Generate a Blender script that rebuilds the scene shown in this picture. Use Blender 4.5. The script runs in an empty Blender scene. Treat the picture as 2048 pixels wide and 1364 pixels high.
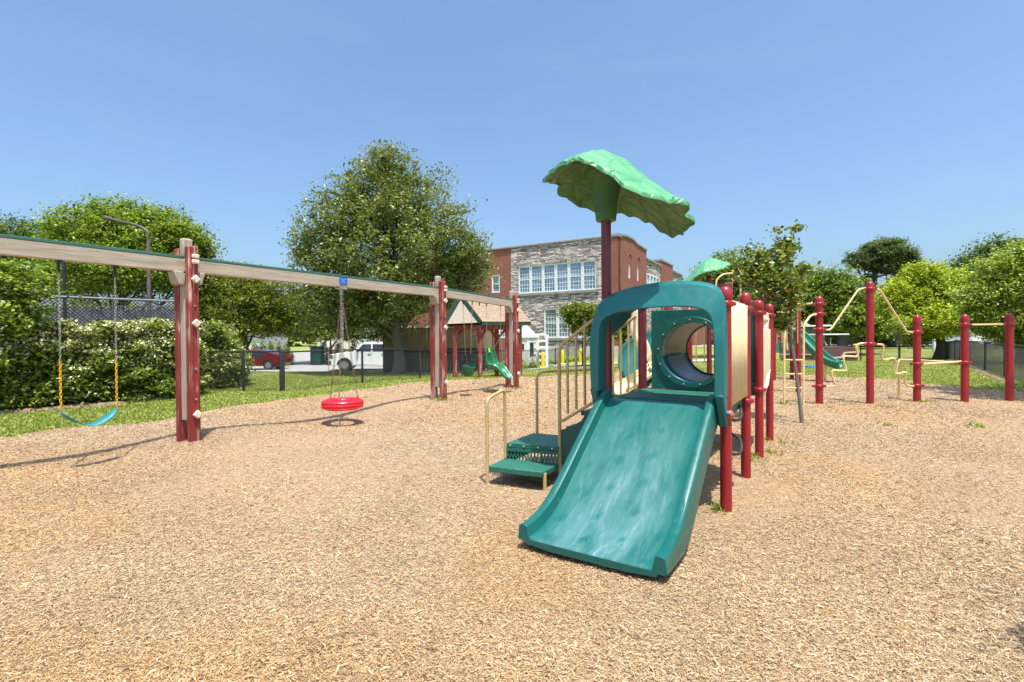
import bpy, bmesh, math, random
import numpy as np
from mathutils import Vector, Matrix
R = math.radians
random.seed(7)
rng = np.random.default_rng(7)
C = bpy.context.scene.collection
SC = bpy.context.scene

# ------------------------------------------------------------------ camera
EYE = Vector((0, 0, 1.42))
FPX = 1000.0                                   # focal length in photo pixels (2048 wide)
cam_rot = Matrix.Rotation(R(90 - 0.57), 3, 'X') @ Matrix.Rotation(R(-0.45), 3, 'Z')
cd = bpy.data.cameras.new('camera'); cd.sensor_width = 36; cd.lens = 36 * FPX / 2048
cd.clip_start = 0.05; cd.clip_end = 3000
cam = bpy.data.objects.new('camera', cd); C.objects.link(cam)
cam.matrix_world = Matrix.Translation(EYE) @ cam_rot.to_4x4()
SC.camera = cam

def ray(px, py):
    return cam_rot @ Vector(((px - 1024) / FPX, -(py - 682) / FPX, -1))
def at(px, py, Y):                             # point seen at a pixel, at depth Y
    d = ray(px, py); return EYE + d * (Y / d.y)
def gz(px, py, z):                             # point seen at a pixel, at height z
    d = ray(px, py); return EYE + d * ((z - EYE.z) / d.z)

# ------------------------------------------------------------------ light
SUN_EL = R(73); sdir = Vector((-.36, .93, 0)).normalized()   # shadows fall this way
toward = Vector((-sdir.x * math.cos(SUN_EL), -sdir.y * math.cos(SUN_EL), math.sin(SUN_EL)))
sl = bpy.data.lights.new('sun', 'SUN'); sl.energy = 4.9; sl.angle = R(.53); sl.color = (1, .955, .88)
so = bpy.data.objects.new('sun', sl); C.objects.link(so)
so.rotation_euler = toward.to_track_quat('Z', 'Y').to_euler()
W = bpy.data.worlds.new('World'); SC.world = W; W.use_nodes = True
wn = W.node_tree.nodes; wl = W.node_tree.links
bg = wn['Background']; sky = wn.new('ShaderNodeTexSky'); sky.sky_type = 'NISHITA'; sky.sun_disc = False
sky.sun_elevation = SUN_EL; sky.sun_rotation = math.atan2(toward.x, toward.y)
sky.altitude = 0; sky.air_density = 1.03; sky.dust_density = 3.5; sky.ozone_density = 5.5
tc = wn.new('ShaderNodeTexCoord'); mpw = wn.new('ShaderNodeMapping'); mpw.inputs['Scale'].default_value = (1.2, 1.2, 5); wl.new(tc.outputs['Generated'], mpw.inputs[0])
nz = wn.new('ShaderNodeTexNoise'); nz.inputs['Scale'].default_value = 1.7; nz.inputs['Detail'].default_value = 7; nz.inputs['Distortion'].default_value = .6; wl.new(mpw.outputs[0], nz.inputs['Vector'])
cr = wn.new('ShaderNodeValToRGB'); cr.color_ramp.elements[0].position = .5; cr.color_ramp.elements[0].color = (0, 0, 0, 1); cr.color_ramp.elements[1].position = .85; cr.color_ramp.elements[1].color = (.09, .09, .09, 1); wl.new(nz.outputs[0], cr.inputs[0])
tn = wn.new('ShaderNodeMix'); tn.data_type = 'RGBA'; tn.blend_type = 'MULTIPLY'; tn.inputs[0].default_value = 1; tn.inputs[7].default_value = (1.0, 1.10, 1.10, 1); wl.new(sky.outputs[0], tn.inputs[6])
cl_ = wn.new('ShaderNodeMix'); cl_.data_type = 'RGBA'; cl_.inputs[7].default_value = (3.6, 4.0, 4.5, 1); wl.new(cr.outputs[0], cl_.inputs[0]); wl.new(tn.outputs[2], cl_.inputs[6])
wl.new(cl_.outputs[2], bg.inputs[0]); bg.inputs[1].default_value = .15
SC.view_settings.view_transform = 'Standard'; SC.view_settings.look = 'None'
SC.view_settings.exposure = 0.52; SC.view_settings.gamma = 1
SC.render.engine = 'CYCLES'; SC.cycles.max_bounces = 6; SC.cycles.transparent_max_bounces = 8
SC.cycles.sample_clamp_indirect = 8

# ------------------------------------------------------------------ materials
def nodes(name):
    m = bpy.data.materials.new(name); m.use_nodes = True
    nt = m.node_tree; return m, nt, nt.nodes['Principled BSDF']
def N(nt, t, **kw):
    n = nt.nodes.new(t)
    for k, v in kw.items():
        if k in n.inputs.keys(): n.inputs[k].default_value = v
        else: setattr(n, k, v)
    return n
def ramp(nt, fac, stops):
    r = nt.nodes.new('ShaderNodeValToRGB'); e = r.color_ramp.elements
    while len(e) < len(stops): e.new(.5)
    for q, (p, c) in zip(e, stops):
        q.position = p; q.color = (c[0], c[1], c[2], 1) if not isinstance(c, float) else (c, c, c, 1)
    nt.links.new(fac, r.inputs[0]); return r.outputs[0]
def mixc(nt, f, a, b, mode='MIX'):
    n = nt.nodes.new('ShaderNodeMix'); n.data_type = 'RGBA'; n.blend_type = mode
    for s, v in ((0, f), (6, a), (7, b)):
        if hasattr(v, 'is_output'): nt.links.new(v, n.inputs[s])
        elif isinstance(v, (int, float)): n.inputs[s].default_value = v
        else: n.inputs[s].default_value = (v[0], v[1], v[2], 1)
    return n.outputs[2]
def objco(nt, scale=(1, 1, 1)):
    t = nt.nodes.new('ShaderNodeTexCoord'); mp = nt.nodes.new('ShaderNodeMapping'); mp.inputs['Scale'].default_value = scale
    nt.links.new(t.outputs['Object'], mp.inputs[0]); return mp.outputs[0]
def noise(nt, co, scale, detail=4, rough=.55, dist=0):
    n = N(nt, 'ShaderNodeTexNoise', Scale=scale, Detail=detail, Roughness=rough, Distortion=dist)
    nt.links.new(co, n.inputs['Vector']); return n.outputs[0]
def bump(nt, bs, h, strength, dist=.01):
    b = N(nt, 'ShaderNodeBump', Strength=strength, Distance=dist); nt.links.new(h, b.inputs['Height']); nt.links.new(b.outputs[0], bs.inputs['Normal'])
def spec(b, v):
    b.inputs['Specular IOR Level'].default_value = v

def paint(name, col, rough=.35, var=.18, sc=6, dirt=None, bmp=.05, met=0.0, sp=.5, stretch=(1, 1, 1)):
    m, nt, b = nodes(name)
    co = objco(nt, stretch)
    n1 = noise(nt, co, sc, 5); n2 = noise(nt, co, sc * 9, 3)
    dark = tuple(c * (1 - var) for c in col); lite = tuple(min(1, c * (1 + var) + .012 * var) for c in col)
    c = ramp(nt, n1, [(.3, dark), (.7, lite)])
    if dirt: c = mixc(nt, ramp(nt, n2, [(.58, 0.0), (.74, dirt[1])]), c, dirt[0])
    nt.links.new(c, b.inputs['Base Color'])
    b.inputs['Metallic'].default_value = met; spec(b, sp)
    b.inputs['Roughness'].default_value = rough
    if bmp:
        rr = ramp(nt, n2, [(.3, max(.02, rough - .07)), (.7, min(1., rough + .1))]); nt.links.new(rr, b.inputs['Roughness'])
    if bmp: bump(nt, b, n2, bmp, .004)
    return m

def wood(name, col, peel=None, axis='Z', amount=.3, rough=.75):
    """sawn timber: grain along the axis, paint worn off where the grain stands proud"""
    m, nt, b = nodes(name)
    st = {'Z': (30, 30, 1.6), 'X': (1.6, 30, 30), 'Y': (30, 1.6, 30)}[axis]
    g = noise(nt, objco(nt, st), 1.0, 6, .65, .6)
    big = noise(nt, objco(nt), 3.1, 4)
    knot = N(nt, 'ShaderNodeTexVoronoi', Scale=2.2); nt.links.new(objco(nt, tuple(1 if s > 2 else .45 for s in st)), knot.inputs['Vector'])
    c = ramp(nt, g, [(.28, tuple(v * .62 for v in col)), (.5, col), (.74, tuple(min(1, v * 1.25) for v in col))])
    c = mixc(nt, ramp(nt, big, [(.35, 0.0), (.7, .35)]), c, tuple(v * .7 for v in col))
    if not peel: c = mixc(nt, ramp(nt, knot.outputs[0], [(.02, .8), (.09, 0.0)]), c, tuple(v * .35 for v in col))
    if peel:
        f1 = noise(nt, objco(nt, tuple(v * .55 for v in st)), 1.7, 6, .7, .8)
        f2 = noise(nt, objco(nt), 2.3, 3)
        f = N(nt, 'ShaderNodeMath', operation='MULTIPLY')
        nt.links.new(ramp(nt, f1, [(.62 - amount * .12, 0.0), (.67 - amount * .1, 1.0)]), f.inputs[0]); nt.links.new(ramp(nt, f2, [(.42, 0.0), (.62, 1.0)]), f.inputs[1])
        c = mixc(nt, f.outputs[0], c, peel)
    nt.links.new(c, b.inputs['Base Color']); b.inputs['Roughness'].default_value = rough; spec(b, .25)
    bump(nt, b, g, .5, .006)
    return m

def leafmat(name, trans=.3, rough=.42, sp=.5):
    m, nt, b = nodes(name)
    a = N(nt, 'ShaderNodeAttribute', attribute_name='tint')
    nt.links.new(a.outputs['Color'], b.inputs['Base Color']); b.inputs['Roughness'].default_value = rough; spec(b, sp)
    tr = N(nt, 'ShaderNodeBsdfTranslucent'); mx = N(nt, 'ShaderNodeMixShader', Fac=trans)
    bright = mixc(nt, 1.0, a.outputs['Color'], (1.3, 1.38, .6), 'MULTIPLY')
    nt.links.new(bright, tr.inputs[0]); nt.links.new(b.outputs[0], mx.inputs[1]); nt.links.new(tr.outputs[0], mx.inputs[2])
    nt.links.new(mx.outputs[0], nt.nodes['Material Output'].inputs[0])
    return m

M = {}
M['leaf'] = leafmat('leaf', .38)
M['gloss_leaf'] = leafmat('glossy_leaf', .25, .42, .6)
M['chip'] = leafmat('wood_chip', 0.0, .8, .2)
M['blade'] = leafmat('grass_blade', .3, .6, .3)
M['bark'] = wood('bark', (.13, .10, .075))
M['grey_bark'] = wood('grey_bark', (.17, .145, .12))
M['redpost'] = paint('red_post', (.30, .016, .022), .32, .10, 2, bmp=0, sp=.5)
M['maroon'] = paint('maroon_metal', (.15, .020, .028), .3, .12, 2, bmp=0)
M['maroon_panel'] = paint('maroon_plastic', (.22, .06, .06), .5, .12, 3)
M['redwood'] = wood('red_painted_timber', (.25, .040, .032), (.50, .34, .28), 'Z', .95)
M['greywood'] = wood('weathered_timber', (.41, .35, .275))
M['beamwood'] = wood('weathered_beam', (.46, .39, .30), (.30, .25, .2), 'X', .3)
M['capgreen'] = wood('green_painted_timber', (.055, .16, .125), (.3, .3, .22), 'X', .15)
M['trimgreen'] = paint('green_trim', (.020, .055, .045), .6, .2, 6)
M['block'] = wood('pale_block', (.72, .62, .48))
M['tan'] = paint('tan_metal', (.50, .36, .155), .38, .15, 8, ((.25, .17, .08), .5), .03)
M['bar'] = paint('cream_metal', (.74, .57, .27), .35, .1, 8, ((.4, .28, .12), .35), .03)
M['beige'] = paint('beige_plastic', (.72, .57, .33), .5, .06, 4, ((.5, .38, .2), .3))
M['cream'] = paint('cream_plastic', (.72, .66, .47), .5, .06, 4, ((.5, .42, .28), .3))
M['tunnel_beige'] = paint('tunnel_beige', (.62, .52, .36), .38, .08, 4)
M['sky_blued_teal'] = paint('sky_blued_teal', (.03, .12, .25), .3, .06, 2, bmp=0)  # blue of the sky's reflection put into the teal
M['teal'] = paint('teal_plastic', (.005, .105, .092), .34, .1, 2.2, ((.04, .16, .145), .3), .02)
M['hood'] = paint('sun_faded_teal', (.010, .140, .140), .36, .12, 2.0, ((.04, .19, .2), .25), .02)
M['deck'] = paint('teal_deck_coating', (.017, .125, .088), .55, .14, 5, ((.10, .3, .25), .5), .3)
M['darkteal'] = paint('dark_green_sheet', (.012, .075, .06), .5, .15, 4)
M['dkgreen_slide'] = paint('green_plastic', (.01, .16, .085), .35, .1, 3)
M['tealbelt'] = paint('teal_belt', (.01, .19, .21), .5, .08, 3)
M['swinggreen'] = paint('swing_green', (.010, .17, .065), .25, .06, 3, sp=.7)
M['bucket'] = paint('bucket_green', (.010, .11, .05), .4, .08, 3)
M['tire'] = paint('red_plastic', (.78, .012, .03), .28, .05, 3, sp=.6, bmp=.02)
M['galv'] = paint('galvanised_steel', (.42, .42, .40), .4, .2, 12, met=.7)
M['rustchain'] = paint('brown_chain', (.22, .15, .12), .5, .3, 12, met=.4)
M['yellow'] = paint('yellow_coating', (.74, .40, .012), .45, .1, 5)
M['oldyellow'] = paint('worn_yellow_coating', (.38, .22, .05), .5, .4, 30)
M['bollard'] = paint('yellow_paint', (.60, .50, .03), .5, .08, 3)
M['black'] = paint('black_metal', (.018, .018, .02), .45, .2, 4)
M['blackrubber'] = paint('black_rubber', (.025, .025, .026), .7, .2, 5)
M['wire'] = paint('black_wire', (.03, .03, .032), .4, .2, 4)
M['galvwire'] = paint('grey_wire', (.22, .23, .27), .5, .2, 4, met=.4)
M['bolt'] = paint('steel_bolt', (.62, .62, .58), .3, .1, 9, met=.6)
M['white'] = paint('white_paint', (.78, .79, .78), .45, .05, 3)
M['carwhite'] = paint('white_car_paint', (.74, .75, .76), .18, .03, 2, bmp=0)
M['carred'] = paint('red_car_paint', (.13, .008, .014), .16, .05, 2, bmp=0)
M['carsilver'] = paint('silver_car_paint', (.42, .45, .5), .2, .05, 2, bmp=0, met=.3)
M['glass'] = paint('dark_glass', (.03, .04, .05), .06, .1, 2, bmp=0, sp=.8)
M['lampglass'] = paint('lamp_glass', (.55, .5, .4), .1, .1, 2, bmp=0, sp=.8)
M['lamp_smoke'] = paint('smoked_lamp', (.16, .14, .10), .15, .1, 2, bmp=0)
M['tail'] = paint('red_lens', (.5, .01, .01), .15, .1, 2, bmp=0)
M['rim'] = paint('alloy_rim', (.5, .5, .52), .25, .1, 3, met=.8)
M['blue'] = paint('blue_plate', (.01, .16, .55), .4, .06, 4)
M['paleblue'] = paint('pale_print', (.35, .6, .85), .5, .05, 4)
M['labelyellow'] = paint('yellow_label', (.72, .65, .03), .5, .05, 4)
M['orangecap'] = paint('orange_cap', (.62, .10, .03), .4, .05, 4)
M['stonecap'] = paint('stone_coping', (.26, .255, .215), .8, .2, 3, ((.2, .2, .17), .6), .3)
M['shedgreen'] = paint('green_cladding', (.06, .17, .14), .6, .15, 3)
M['concrete'] = paint('concrete', (.52, .50, .46), .85, .12, 3, ((.3, .28, .25), .4), .3)
M['darkboard'] = wood('dark_board', (.055, .05, .05))
M['fenceboard'] = wood('stained_board', (.26, .19, .11))
M['brownpanel'] = paint('brown_panel', (.115, .065, .065), .6, .15, 2)
M['brownlight'] = paint('light_brown_band', (.36, .24, .20), .6, .1, 2)
M['rock'] = paint('mulch', (.20, .135, .09), .95, .4, 4, bmp=.6)

def slide_mat():
    m, nt, b = nodes('worn_teal_slide')
    uv = N(nt, 'ShaderNodeUVMap', uv_map='UVMap')
    def mp(s, loc=(0, 0, 0), rot=(0, 0, 0)):
        n = N(nt, 'ShaderNodeMapping'); n.inputs['Scale'].default_value = s; n.inputs['Location'].default_value = loc; n.inputs['Rotation'].default_value = rot
        nt.links.new(uv.outputs[0], n.inputs[0]); return n.outputs[0]
    sep = N(nt, 'ShaderNodeSeparateXYZ'); nt.links.new(uv.outputs[0], sep.inputs[0])
    def mth(op, a, bb=None, clamp=False):
        n = N(nt, 'ShaderNodeMath', operation=op); n.use_clamp = clamp
        for i, v in enumerate((a, bb)):
            if v is None: continue
            if hasattr(v, 'is_output'): nt.links.new(v, n.inputs[i])
            else: n.inputs[i].default_value = v
        return n.outputs[0]
    cloud = noise(nt, mp((1.7, .9, 1)), 2.9, 7, .66, .5)
    streak = noise(nt, mp((15, 3.2, 1), rot=(0, 0, .15)), 1.0, 9, .8, 2.2)
    streak2 = noise(nt, mp((46, 5.0, 1), rot=(0, 0, -.35)), 1.0, 4, .6, 2.6)
    # worn towards the middle and the foot of the chute
    xm = mth('SUBTRACT', 1.0, mth('POWER', mth('ABSOLUTE', mth('MULTIPLY', mth('SUBTRACT', sep.outputs[0], .5), 2.12)), 5.0), True)
    ym = ramp(nt, sep.outputs[1], [(.03, .12), (.4, .62), (.75, 1.0), (1.0, .95)])
    wear = mth('MULTIPLY', mth('MULTIPLY', xm, ym), ramp(nt, cloud, [(.34, .12), (.62, 1.0)]))
    # dimples, three across, left cleaner
    gx = mth('ADD', mth('MULTIPLY', sep.outputs[0], 3.6), mth('MULTIPLY', noise(nt, mp((1, 1, 1)), 2.0, 1), .25)); gy = mth('MULTIPLY', sep.outputs[1], 6.6)
    fx = mth('SUBTRACT', mth('FRACT', gx), .5); fy = mth('SUBTRACT', mth('FRACT', mth('ADD', gy, mth('MULTIPLY', gx, .35))), .5)
    dd = mth('SQRT', mth('ADD', mth('MULTIPLY', fx, fx), mth('MULTIPLY', mth('MULTIPLY', fy, fy), .8)))
    dot = ramp(nt, mth('ADD', dd, mth('MULTIPLY', mth('SUBTRACT', cloud, .5), .22)), [(.05, .15), (.2, 1.0)])
    wear = mth('MULTIPLY', wear, dot)
    base = ramp(nt, cloud, [(.3, (.005, .10, .088)), (.7, (.009, .135, .12))])
    c = mixc(nt, mth('MULTIPLY', wear, .70, True), base, (.115, .23, .24))
    s = mth('MULTIPLY', ramp(nt, streak, [(.50, 0.0), (.74, 1.0)]), mth('MULTIPLY', wear, .7, True))
    c = mixc(nt, s, c, (.30, .42, .44))
    s2 = mth('MULTIPLY', ramp(nt, streak2, [(.67, 0.0), (.76, 1.0)]), mth('MULTIPLY', mth('MULTIPLY', wear, ramp(nt, noise(nt, mp((1.2, 1.2, 1)), 4.0, 3), [(.48, 0.0), (.62, 1.0)])), .6, True))
    c = mixc(nt, s2, c, (.30, .42, .45))
    nt.links.new(c, b.inputs['Base Color'])
    nt.links.new(ramp(nt, cloud, [(.3, .26), (.7, .42)]), b.inputs['Roughness'])
    bump(nt, b, streak, .06, .002)
    return m
M['slide'] = slide_mat()

def canopy_mat():
    m, nt, b = nodes('leaf_roof_plastic')
    co = objco(nt)
    v = N(nt, 'ShaderNodeTexVoronoi', Scale=5.2, feature='DISTANCE_TO_EDGE'); nt.links.new(co, v.inputs['Vector'])
    n = noise(nt, co, 7, 4)
    c = ramp(nt, n, [(.3, (.07, .29, .12)), (.7, (.125, .38, .18))])
    c = mixc(nt, ramp(nt, v.outputs[0], [(0.0, .5), (.02, 0.0)]), c, (.03, .20, .07))
    nt.links.new(c, b.inputs['Base Color']); b.inputs['Roughness'].default_value = .45
    bump(nt, b, ramp(nt, v.outputs[0], [(0.0, 0.0), (.08, 1.0)]), .5, .012)
    return m
M['canopy'] = canopy_mat()
M['canopy_hub'] = paint('leaf_hub_green', (.04, .13, .042), .5, .3, 5)
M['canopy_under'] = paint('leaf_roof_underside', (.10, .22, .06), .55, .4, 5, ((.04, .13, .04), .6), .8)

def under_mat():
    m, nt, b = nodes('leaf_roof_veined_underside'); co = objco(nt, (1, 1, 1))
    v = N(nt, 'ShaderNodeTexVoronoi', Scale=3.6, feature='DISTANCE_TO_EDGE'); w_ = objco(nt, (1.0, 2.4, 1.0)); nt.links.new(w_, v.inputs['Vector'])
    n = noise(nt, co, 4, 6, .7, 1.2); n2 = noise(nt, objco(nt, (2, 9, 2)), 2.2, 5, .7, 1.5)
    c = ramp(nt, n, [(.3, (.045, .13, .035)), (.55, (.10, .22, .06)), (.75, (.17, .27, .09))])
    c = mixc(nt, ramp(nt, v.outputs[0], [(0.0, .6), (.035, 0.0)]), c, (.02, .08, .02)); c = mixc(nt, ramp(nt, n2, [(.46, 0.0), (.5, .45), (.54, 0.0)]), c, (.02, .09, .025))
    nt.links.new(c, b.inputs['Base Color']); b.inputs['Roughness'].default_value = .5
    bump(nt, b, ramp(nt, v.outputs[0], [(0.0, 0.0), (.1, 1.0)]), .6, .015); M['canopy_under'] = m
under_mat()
def masonry(name, kind):
    m, nt, b = nodes(name)
    t = N(nt, 'ShaderNodeTexCoord'); s = N(nt, 'ShaderNodeSeparateXYZ'); nt.links.new(t.outputs['Object'], s.inputs[0])
    a = N(nt, 'ShaderNodeMath', operation='ADD'); nt.links.new(s.outputs[0], a.inputs[0]); nt.links.new(s.outputs[1], a.inputs[1])
    cx = N(nt, 'ShaderNodeCombineXYZ'); nt.links.new(a.outputs[0], cx.inputs[0]); nt.links.new(s.outputs[2], cx.inputs[1])
    br = N(nt, 'ShaderNodeTexBrick')
    if kind == 'brick':
        nt.links.new(cx.outputs[0], br.inputs['Vector'])
        for k, v in (('Scale', 1.0), ('Mortar Size', .008), ('Brick Width', .22), ('Row Height', .075), ('Mortar Smooth', .3), ('Bias', -.1)): br.inputs[k].default_value = v
        br.inputs['Color1'].default_value = (.29, .095, .062, 1); br.inputs['Color2'].default_value = (.185, .058, .042, 1); br.inputs['Mortar'].default_value = (.26, .17, .13, 1)
        n = noise(nt, cx.outputs[0], .9, 5)
        c = mixc(nt, ramp(nt, n, [(.3, 0.0), (.75, .5)]), br.outputs[0], (.36, .15, .10))
    else:
        n0 = N(nt, 'ShaderNodeTexNoise', Scale=1.6, Detail=3); nt.links.new(cx.outputs[0], n0.inputs['Vector'])
        add = N(nt, 'ShaderNodeVectorMath', operation='MULTIPLY_ADD'); add.inputs[1].default_value = (.35, .10, 0)
        nt.links.new(n0.outputs['Color'], add.inputs[0]); nt.links.new(cx.outputs[0], add.inputs[2])
        mp = N(nt, 'ShaderNodeMapping'); mp.inputs['Scale'].default_value = (1.7, 10.5, 1); nt.links.new(add.outputs[0], mp.inputs[0])
        v1 = N(nt, 'ShaderNodeTexVoronoi', Scale=1.0, Randomness=.9); nt.links.new(mp.outputs[0], v1.inputs['Vector'])
        v2 = N(nt, 'ShaderNodeTexVoronoi', Scale=1.0, Randomness=.9, feature='DISTANCE_TO_EDGE'); nt.links.new(mp.outputs[0], v2.inputs['Vector'])
        sp_ = N(nt, 'ShaderNodeSeparateXYZ'); nt.links.new(v1.outputs['Color'], sp_.inputs[0])
        c = ramp(nt, sp_.outputs[0], [(0.0, (.20, .17, .16)), (.3, (.40, .35, .33)), (.6, (.60, .54, .50)), (1.0, (.78, .71, .64))])
        mp2 = N(nt, 'ShaderNodeMapping'); mp2.inputs['Scale'].default_value = (2.2, 9, 1); nt.links.new(cx.outputs[0], mp2.inputs[0])
        c = mixc(nt, .8, c, ramp(nt, noise(nt, mp2.outputs[0], 1.0, 6, .7), [(.3, (.6, .58, .58)), (.5, (1, .98, .95)), (.72, (1.25, 1.2, 1.12))]), 'MULTIPLY')
        c = mixc(nt, ramp(nt, v2.outputs[0], [(.0, .85), (.09, 0.0)]), c, (.055, .05, .05))
        br = N(nt, 'ShaderNodeMath', operation='MINIMUM'); br.inputs[1].default_value = .15; nt.links.new(v2.outputs[0], br.inputs[0])
    nt.links.new(c, b.inputs['Base Color']); b.inputs['Roughness'].default_value = .9; spec(b, .2)
    bump(nt, b, br.outputs[0 if kind == 'stone' else 1], 1.0 if kind == 'stone' else -.3, .3 if kind == 'stone' else .04)
    return m
M['brick'] = masonry('red_brick', 'brick'); M['stone'] = masonry('ledge_stone', 'stone')

def glass_mat(name, a, bcol, sc=1.2):
    m, nt, b = nodes(name); co = objco(nt, (1, 1, 2.2))
    nt.links.new(ramp(nt, noise(nt, co, sc, 5, .7), [(.35, a), (.62, bcol)]), b.inputs['Base Color'])
    b.inputs['Roughness'].default_value = .08; spec(b, .9); return m
M['winblue'] = glass_mat('window_glass', (.05, .13, .25), (.24, .40, .56))
M['wingrey'] = glass_mat('window_glass_grey', (.07, .12, .13), (.25, .32, .33))

def shingle_mat():
    m, nt, b = nodes('shingle'); t = N(nt, 'ShaderNodeUVMap', uv_map='UVMap')
    br = N(nt, 'ShaderNodeTexBrick'); nt.links.new(t.outputs[0], br.inputs['Vector'])
    for k, v in (('Scale', 1.0), ('Mortar Size', .008), ('Brick Width', .22), ('Row Height', .09), ('Mortar Smooth', .2)): br.inputs[k].default_value = v
    br.inputs['Color1'].default_value = (.38, .28, .19, 1); br.inputs['Color2'].default_value = (.30, .21, .14, 1); br.inputs['Mortar'].default_value = (.2, .11, .07, 1)
    nt.links.new(br.outputs[0], b.inputs['Base Color']); b.inputs['Roughness'].default_value = .95
    return m
M['shingle'] = shingle_mat()

# ------------------------------------------------------------------ mesh helpers
class MB:
    def __init__(s): s.v = []; s.f = []; s.uv = {}
    def add(s, vs, fs):
        o = len(s.v); s.v += [tuple(p) for p in vs]; s.f += [tuple(i + o for i in f) for f in fs]; return s
    def box(s, c, size, rz=0, rot=None):
        x, y, z = (q / 2 for q in size); m = rot if rot is not None else Matrix.Rotation(rz, 3, 'Z'); c = Vector(c)
        vs = [c + m @ Vector((a * x, b * y, d * z)) for a in (-1, 1) for b in (-1, 1) for d in (-1, 1)]
        return s.add(vs, [(0, 1, 3, 2), (4, 6, 7, 5), (0, 4, 5, 1), (2, 3, 7, 6), (0, 2, 6, 4), (1, 5, 7, 3)])
    def beam(s, a, b, w, h, up=Vector((0, 0, 1))):
        a = Vector(a); b = Vector(b); x = (b - a).normalized(); y = up.cross(x).normalized(); z = x.cross(y)
        return s.box((a + b) / 2, ((b - a).length, w, h), rot=Matrix((x, y, z)).transposed())
    def tube(s, pts, r, seg=10, cap=True, closed=False):
        pts = [Vector(p) for p in pts]; n = len(pts); rs = r if isinstance(r, (list, tuple)) else [r] * n
        t0 = (pts[1] - pts[0]).normalized(); up = Vector((0, 0, 1)) if abs(t0.z) < .9 else Vector((1, 0, 0))
        nrm = t0.cross(up).normalized(); o = len(s.v)
        for i, p in enumerate(pts):
            if closed: t = (pts[(i + 1) % n] - pts[i - 1]).normalized()
            elif i == 0: t = t0
            elif i == n - 1: t = (p - pts[i - 1]).normalized()
            else: t = ((pts[i + 1] - p).normalized() + (p - pts[i - 1]).normalized()).normalized()
            nrm = (nrm - t * nrm.dot(t)).normalized(); bn = t.cross(nrm)
            for k in range(seg):
                a = 2 * math.pi * k / seg; s.v.append(tuple(p + (nrm * math.cos(a) + bn * math.sin(a)) * rs[i]))
        for i in range(n if closed else n - 1):
            j = (i + 1) % n
            for k in range(seg):
                l = (k + 1) % seg; s.f.append((o + i * seg + k, o + i * seg + l, o + j * seg + l, o + j * seg + k))
        if cap and not closed:
            s.f.append(tuple(o + k for k in range(seg))[::-1]); s.f.append(tuple(o + (n - 1) * seg + k for k in range(seg)))
        return s
    def lathe(s, base, prof, seg=20):
        b = Vector(base); o = len(s.v)
        for r, z in prof:
            for k in range(seg):
                a = 2 * math.pi * k / seg; s.v.append((b.x + r * math.cos(a), b.y + r * math.sin(a), b.z + z))
        for i in range(len(prof) - 1):
            for k in range(seg):
                l = (k + 1) % seg; s.f.append((o + i * seg + k, o + i * seg + l, o + (i + 1) * seg + l, o + (i + 1) * seg + k))
        s.f.append(tuple(o + k for k in range(seg))[::-1]); s.f.append(tuple(o + (len(prof) - 1) * seg + k for k in range(seg)))
        return s
    def prism(s, poly, vec):                     # planar polygon (3-D points) pushed along vec
        n = len(poly); vec = Vector(vec); vs = [Vector(p) for p in poly]; vs += [p + vec for p in vs[:n]]
        fs = [tuple(range(n))[::-1], tuple(range(n, 2 * n))] + [(i, (i + 1) % n, n + (i + 1) % n, n + i) for i in range(n)]
        return s.add(vs, fs)
    def strip(s, rows, closed_rows=False):       # grid of points
        o = len(s.v); w = len(rows[0])
        for r in rows: s.v += [tuple(p) for p in r]
        for i in range(len(rows) - 1):
            for k in range(w if closed_rows else w - 1):
                l = (k + 1) % w; s.f.append((o + i * w + k, o + i * w + l, o + (i + 1) * w + l, o + (i + 1) * w + k))
        return s
    def ball(s, c, r, seg=10, sq=1):
        prof = [(max(.001, r * math.sin(math.pi * i / 8)), -r * sq * math.cos(math.pi * i / 8)) for i in range(9)]
        return s.lathe(c, prof, seg)

def smooth_path(pts, r=.08, n=4):
    """round the inner corners of a polyline"""
    pts = [Vector(p) for p in pts]; out = [pts[0]]
    for i in range(1, len(pts) - 1):
        a, p, b = pts[i - 1], pts[i], pts[i + 1]
        d = min(r, (a - p).length * .45, (b - p).length * .45)
        p0 = p + (a - p).normalized() * d; p1 = p + (b - p).normalized() * d
        for k in range(n + 1):
            t = k / n; out.append(p0 * (1 - t) ** 2 + p * 2 * t * (1 - t) + p1 * t * t)
    out.append(pts[-1]); return out

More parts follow.
